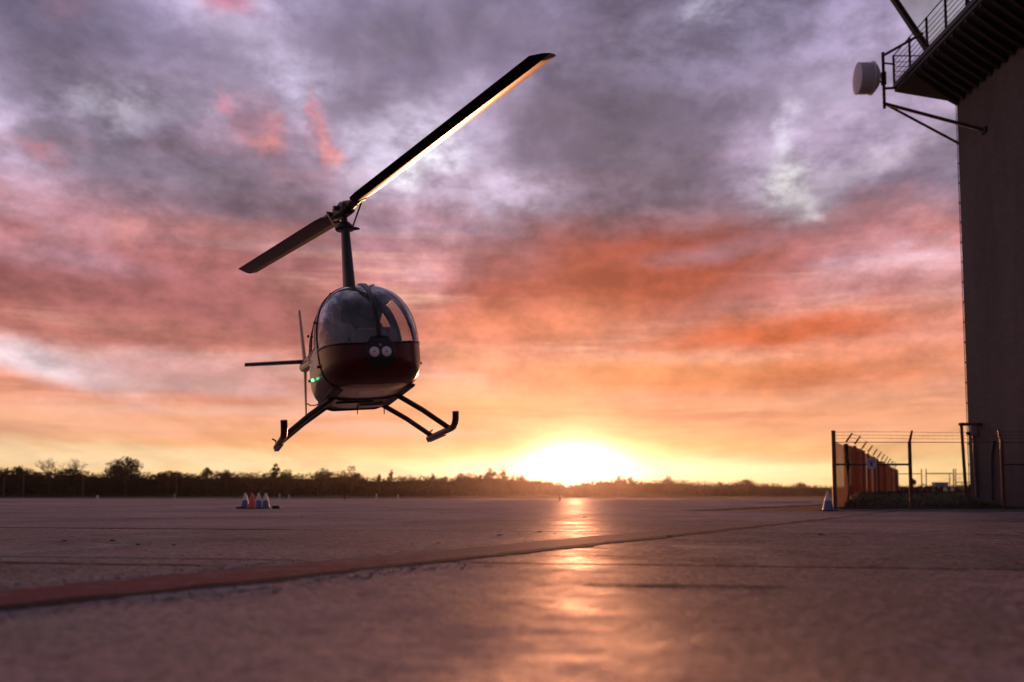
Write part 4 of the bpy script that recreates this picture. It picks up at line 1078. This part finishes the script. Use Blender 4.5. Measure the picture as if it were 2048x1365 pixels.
# ------------------------------------------------------------------ fences
ff = thing('chain_link_fence', 'front chain link fence of tall steel posts with strands of wire on top', 'fence', (9.57, 29.6, 0))
ffx = [0.0, 2.26, 5.00, 7.6]
tops = [2.39, 2.05, 2.08, 2.05]
for x, tp in zip(ffx, tops):
    b = MB(); b.path([(x, 0, -.05), (x, 0, tp - .02)], .062 if x == 0 else .052, 10)
    po = b.build('post', 'rust_post', ff, smooth=50)
    if x > 0: MB().path([(x, 0, tp - .04), (x + (.07 if x < 3 else .0), -.05 if x < 3 else .16, tp + .32)], [.045, .030], 8).build('arm', 'rust_post', po)
def fencemesh(mb, w, z0, z1, d=.075, r=.0017):
    H = z1 - z0; k = -H
    while k < w:
        for s in (0, 1):
            xa, xb = k, k + H
            za, zb = z0, z1
            if xa < 0: za = z0 - xa; xa = 0
            if xb > w: zb = z1 - (xb - w); xb = w
            if zb > za:
                if s: za, zb = z0 + z1 - za, z0 + z1 - zb
                o_ = .002 * s
                mb.loft([[(xa - r, o_, za), (xa + r, o_, za), (xa, o_ + r, za + r)], [(xb - r, o_, zb), (xb + r, o_, zb), (xb, o_ + r, zb + r)]], cap=False)
        k += d
wm = MB(); fencemesh(wm, 7.6, .06, 1.98); stuff(wm.build('wire_mesh', 'mesh_wire', ff))
for z, r, x0, x1 in ((1.36, .030, 0, 2.26), (1.36, .022, 5.0, 7.6), (2.02, .012, 0, 7.6), (.08, .012, 0, 7.6)):
    MB().path([(x0, 0, z), (x1, 0, z)], r, 8).build('rail', 'rust_post', ff)
for z, y in ((2.13, -.02), (2.22, -.035), (2.32, -.05)):
    b = MB(); b.path([(x, y, z + .012 * math.sin(x * 1.4)) for x in np.linspace(0, 7.6, 14)], .005, 4)
    for x in np.arange(.1, 7.6, .18): b.path([(x - .02, y, z - .02), (x + .02, y, z + .02)], .003, 3)
    b.build('barbed_wire', 'mesh_wire', ff)
lb = MB(); lb.bbox((.42, -.03, 1.36), (.05, .05, .30), .01); lb.build('gate_latch', 'rail_steel', ff)

sg = thing('fence_sign', 'small pale shield shaped notice hanging on the middle rail of the front fence', 'sign', (10.66, 29.54, 1.22))
b = MB(); out = [(-.14, .32), (.14, .32), (.15, .12), (.10, .03), (0, -.02), (-.10, .03), (-.15, .12)]
b.loft([[(x, 0, z) for x, z in out], [(x, .012, z) for x, z in out]]); b.build('plate', 'sign_white', sg)
for z, w in ((.25, .17), (.20, .20), (.10, .14)):
    MB().box((0, -.003, z), (w, .004, .022)).build('text_bar', 'sign_ink', sg)
MB().lathe([(.0, 0), (.038, 0), (.038, .004)], 14, Matrix.Translation((0, 0, .155)) @ Matrix.Rotation(math.pi / 2, 4, 'X')).build('emblem', 'sign_ink', sg)

az = math.atan2(0.4245, 1.0)
sfn = thing('screened_fence', 'rust brown screened fence with slanting barbed wire arms receding from the front fence corner', 'fence', (9.57, 29.6, 0))
dirv = Vector((math.sin(az), math.cos(az), 0)); nrm = Vector((-math.cos(az), math.sin(az), 0))
r_ = random.Random(4)
def sp(t): return dirv * t
def gz(t): return bank_h(9.57 + dirv.x * t, 29.6 + dirv.y * t) - .0
# first bay: one stretched sheet of screen cloth with a sagging top
vs = []; nseg = 14
for i in range(nseg + 1):
    t = .08 + 4.4 * i / nseg; tt = i / nseg
    top = 2.06 - .20 * tt ** 2.6 + .03 * math.sin(tt * 3.1); bot = .06 + gz(t) * .6
    for j in range(7):
        p = sp(t) + nrm * (.05 * math.sin(tt * 9 + j)); vs.append((p.x, p.y, bot + (top - bot) * j / 6))
b = MB(); b.add(vs, [(i * 7 + j, i * 7 + j + 1, i * 7 + 8 + j, i * 7 + 7 + j) for i in range(nseg) for j in range(6)])
o = b.build('screen_cloth', 'cloth_panel', sfn, smooth=True); o.modifiers.new('s', 'SOLIDIFY').thickness = .01
o['label'] = 'sunlit end sheet with a curved top'
t = 4.6; k = 0
while t < 50.5:
    h0 = gz(t); top = h0 * .55 + 2.02
    pp_ = sp(t)
    b = MB(); b.path([(pp_.x, pp_.y, h0 - .2), (pp_.x, pp_.y, top)], .07, 8); po = b.build('post', 'rail_steel', sfn, smooth=50)
    b = MB(); b.path([(pp_.x, pp_.y, top + .06), (pp_.x + .20, pp_.y - .05, top + .36)], [.040, .028], 6); b.build('arm', 'rust_post', po)
    nb = 3
    for q in range(nb):
        ta, tb2 = t + .10 + q * 1.30, t + .04 + (q + 1) * 1.30
        yaw = r_.uniform(-.30, .30)
        m_ = MB(); ring0, ring1 = [], []
        pts = []
        for i in range(5):
            tt = ta + (tb2 - ta) * i / 4
            p = sp(tt) + nrm * ((i - 2) / 2 * yaw * .6 + .04 * math.sin(i * 2.4 + k))
            pts.append(p)
        for z in (0, 1):
            pass
        hh = gz((ta + tb2) / 2); hi = (h0 * .55 + 2.02) - r_.uniform(.0, .10) - .02 * 0
        lo_ = hh + r_.uniform(.02, .08)
        m_.loft([[(p.x, p.y, lo_) for p in pts], [(p.x, p.y, hi) for p in pts]], close=False, cap=False)
        o = m_.build('panel', 'rust_panel', sfn); o.modifiers.new('s', 'SOLIDIFY').thickness = .012
        k += 1
    t += 3.95
for dz in (.12, .22, .34):
    b = MB(); pts = []
    for t in np.arange(4.6, 51, 3.95):
        p = sp(t); top = gz(t) * .55 + 2.02; pts.append((p.x + .2 * dz / .36, p.y - .05, top + dz))
    b.path(pts, .006, 4); b.build('barbed_wire', 'mesh_wire', sfn)

fg = thing('gate_fence', 'distant thin steel gate frames closing the far side of the compound', 'fence', (0, 74.0, 0))
def fgp(px, y): p = at(px, y, 74.0); return (p.x, 0, p.z)
for px, w in ((1791, .05), (1796, .04), (1843, .055), (1852, .05), (1899, .045), (1907, .06), (1911, .05)):
    MB().path([fgp(px + .9, 988), fgp(px, 938 if px not in (1796, 1899) else 948)], w * .7, 6).build('post', 'rust_post', fg)
for a, b_, y, r in ((1796, 1843, 948, .035), (1852, 1905, 947.5, .045), (1911, 1960, 948, .025), (1911, 1960, 965, .035), (1796, 1843, 986, .03), (1852, 1899, 986, .03)):
    MB().path([fgp(a, y), fgp(b_, y)], r, 6).build('rail', 'rust_post', fg)
ub = thing('utility_cabinet', 'low blue grey equipment cabinet beyond the distant gate frames', 'cabinet', tuple(at(1881, 991, 92.0).xy) + (.80,))
MB().bbox((0, 0, .42), (1.2, .8, .72), .03).build('body', 'cabinet', ub)
MB().bbox((0, 0, .80), (1.32, .92, .07), .02).build('lid', 'cabinet', ub)
for sx in (-.3, .3): MB().bbox((sx, -.405, .40), (.5, .02, .56), .01).build('door', 'cabinet', ub)
for px, py, w, lab in ((1891, 983.5, .22, 'small white stone like marker lying on the bank below the cabinet'), (1905, 983, .18, 'small pinkish marker lying on the bank below the far gate posts')):
    c = at(px, py, 60.0); g0 = bank_h(c.x, 60)
    o = MB().lathe([(.02, .0), (w * .5, .02), (w * .52, .16), (w * .30, .26), (.02, .28)], 12).build('ground_marker', 'marker_white', None, smooth=50); o.location = (c.x, c.y, g0 - .02)
    tag(o, lab, 'marker')
# lopsided little tree behind the fence post
st = thing('tree', 'tiny dark lopsided tree seen right beside the middle post of the front fence', 'tree', tuple(at(1827, 991, 84.0).xy) + (.62,))
MB().path([(0, 0, -.1), (.02, 0, .5), (.0, 0, 1.0)], [.07, .05, .03], 6).build('trunk', 'bark', st)
b = MB(); leaf_quads(b, (-.10, 0, .98), .22, .22, .26, 60, .10, r_, .2); leaf_quads(b, (.12, 0, .88), .18, .2, .20, 45, .10, r_, .2); b.build('crown', 'leaf', st)
sh = MB(); leaf_quads(sh, (0, 0, .1), 4.4, 1.0, .42, 700, .14, r_, .1); o = sh.build('shrub', 'leaf_brown'); p = at(1852, 991, 82.0); o.location = (p.x, p.y, bank_h(p.x, 82))
tag(o, 'long low brown shrub row on the bank behind the front fence', 'shrub')

# ------------------------------------------------------------------ cones and small things on the apron
def cone(label, x, y, col, h=.52, group=None, rz=0):
    t = thing('traffic_cone', label, 'cone', (x, y, 0), rz, group)
    rb_, rt = .145 * h / .5, .028
    def rr(z): return rb_ + (rt - rb_) * z / h
    MB().bbox((0, 0, .016), (.40 * h / .5, .40 * h / .5, .032), .012).build('base', 'rubber', t)
    MB().lathe([(rr(.03), .03), (rr(h * .52), h * .52)], 18).build('body', col, t, smooth=50)
    MB().lathe([(rr(h * .52) + .003, h * .522), (rr(h * .80) + .003, h * .80)], 18).build('collar', 'cone_red' if col == 'cone_red' else 'cone_white', t, smooth=50)
    MB().lathe([(rr(h * .80), h * .802), (rt, h - .008), (rt * .6, h)], 18).build('tip', col if col == 'cone_red' else 'cone_white', t, smooth=50)
    return t
for px, col, lab in ((490, 'cone_blue', 'blue traffic cone at the end of the row away from the flat block'), (503.5, 'cone_red', 'red traffic cone standing among blue ones on the apron'),
                     (517, 'cone_blue', 'blue traffic cone in the middle of the row, just past the red cone'), (531, 'cone_blue', 'blue traffic cone at the end of the row nearest the flat black block')):
    Y = 33.5 + (.0 if col == 'cone_red' else rnd.uniform(.3, .9)); p = at(px, 1018, Y)
    cone(lab, p.x, Y, col, .53, 'traffic cones in a row on the apron', rnd.uniform(0, 1))
p = at(553, 1018, 33.4)
o = MB().bbox((0, 0, .05), (.26, .22, .10), .02).build('rubber_block', 'rubber'); o.location = (p.x, p.y, 0); tag(o, 'flat black rubber block lying beside the row of traffic cones', 'block')
p = at(480, 1018, 33.9)
o = MB().bbox((0, 0, .03), (.24, .2, .06), .015).build('rubber_block', 'rubber'); o.location = (p.x, p.y, 0); tag(o, 'thin black rubber slab in front of the end blue cone', 'block')
p = at(1656, 1014, 28.4)
cone('blue and white traffic cone standing against the foot of the fence corner post', p.x, 28.4, 'cone_blue', .56)
# taxiway markers and far poles
def marker(px, Y, h, m, lab, w=.16):
    p = at(px, 991, Y); o = MB().lathe([(w * .9, 0), (w * .9, .04), (w * .35, .05), (w * .35, h * .7), (w * .6, h * .75), (w * .5, h), (.01, h + .02)], 10).build('edge_marker', m, None, smooth=50)
    o.location = (p.x, Y, -.03); tag(o, lab, 'marker', 'small markers along the far apron edge'); return o
marker(1119.5, 78, .42, 'cabinet', 'dark little marker standing in the sun glare on the apron', .17)
marker(690, 110, .75, 'rubber', 'black edge marker at the far side of the apron under the helicopter', .16)
marker(195, 128, .42, 'marker_white', 'low white marker on the grass edge under the big round tree', .30)
marker(349, 140, .60, 'marker_white', 'white marker at the foot of the lone pole past the big round tree', .14)
marker(559, 142, .66, 'marker_white', 'bright white marker on the grass beyond the traffic cones', .20)
marker(578, 140, .50, 'marker_white', 'dull white marker, second beyond the traffic cones', .20)
marker(753, 142, .64, 'marker_white', 'slim white marker on the grass under the small bush topped tree', .16)
marker(796, 142, .55, 'marker_white', 'slim white marker under the thin tufted tree', .14)
for px, top, Y, lab in ((165.5, 950, 250, 'thin grey pole against the wood by the pale twiggy tree'), (352.5, 951, 258, 'thin grey pole between the big round tree and the traffic cones'), (46, 949, 250, 'thin grey pole under the bare fan shaped tree'), (7, 957, 250, 'short grey pole at the near end of the wood')):
    b_ = at(px, 993, Y); tp = at(px, top, Y)
    t = thing('lamp_pole', lab, 'pole', (b_.x, Y, 0), 0, 'poles along the edge of the wood')
    MB().path([(0, 0, -.1), (0, 0, tp.z)], [.13, .08], 8).build('post', 'pole_grey', t)
    MB().bbox((.25, 0, tp.z), (.7, .2, .12), .03).build('lamp_head', 'pole_grey', t)

# ------------------------------------------------------------------ evening haze
hm = bpy.data.materials.new('haze'); hm.use_nodes = True
ht = hm.node_tree; ht.nodes.clear()
pv = ht.nodes.new('ShaderNodeVolumePrincipled'); pv.inputs['Color'].default_value = (0.92, 0.86, 0.80, 1)
pv.inputs['Density'].default_value = 0.00007; pv.inputs['Anisotropy'].default_value = 0.90
ho = ht.nodes.new('ShaderNodeOutputMaterial'); ht.links.new(pv.outputs[0], ho.inputs['Volume'])
MATS['haze'] = hm
hz = MB().box((0, 320, 14.95), (1100, 900, 32.1)).build('haze', 'haze'); stuff(hz)
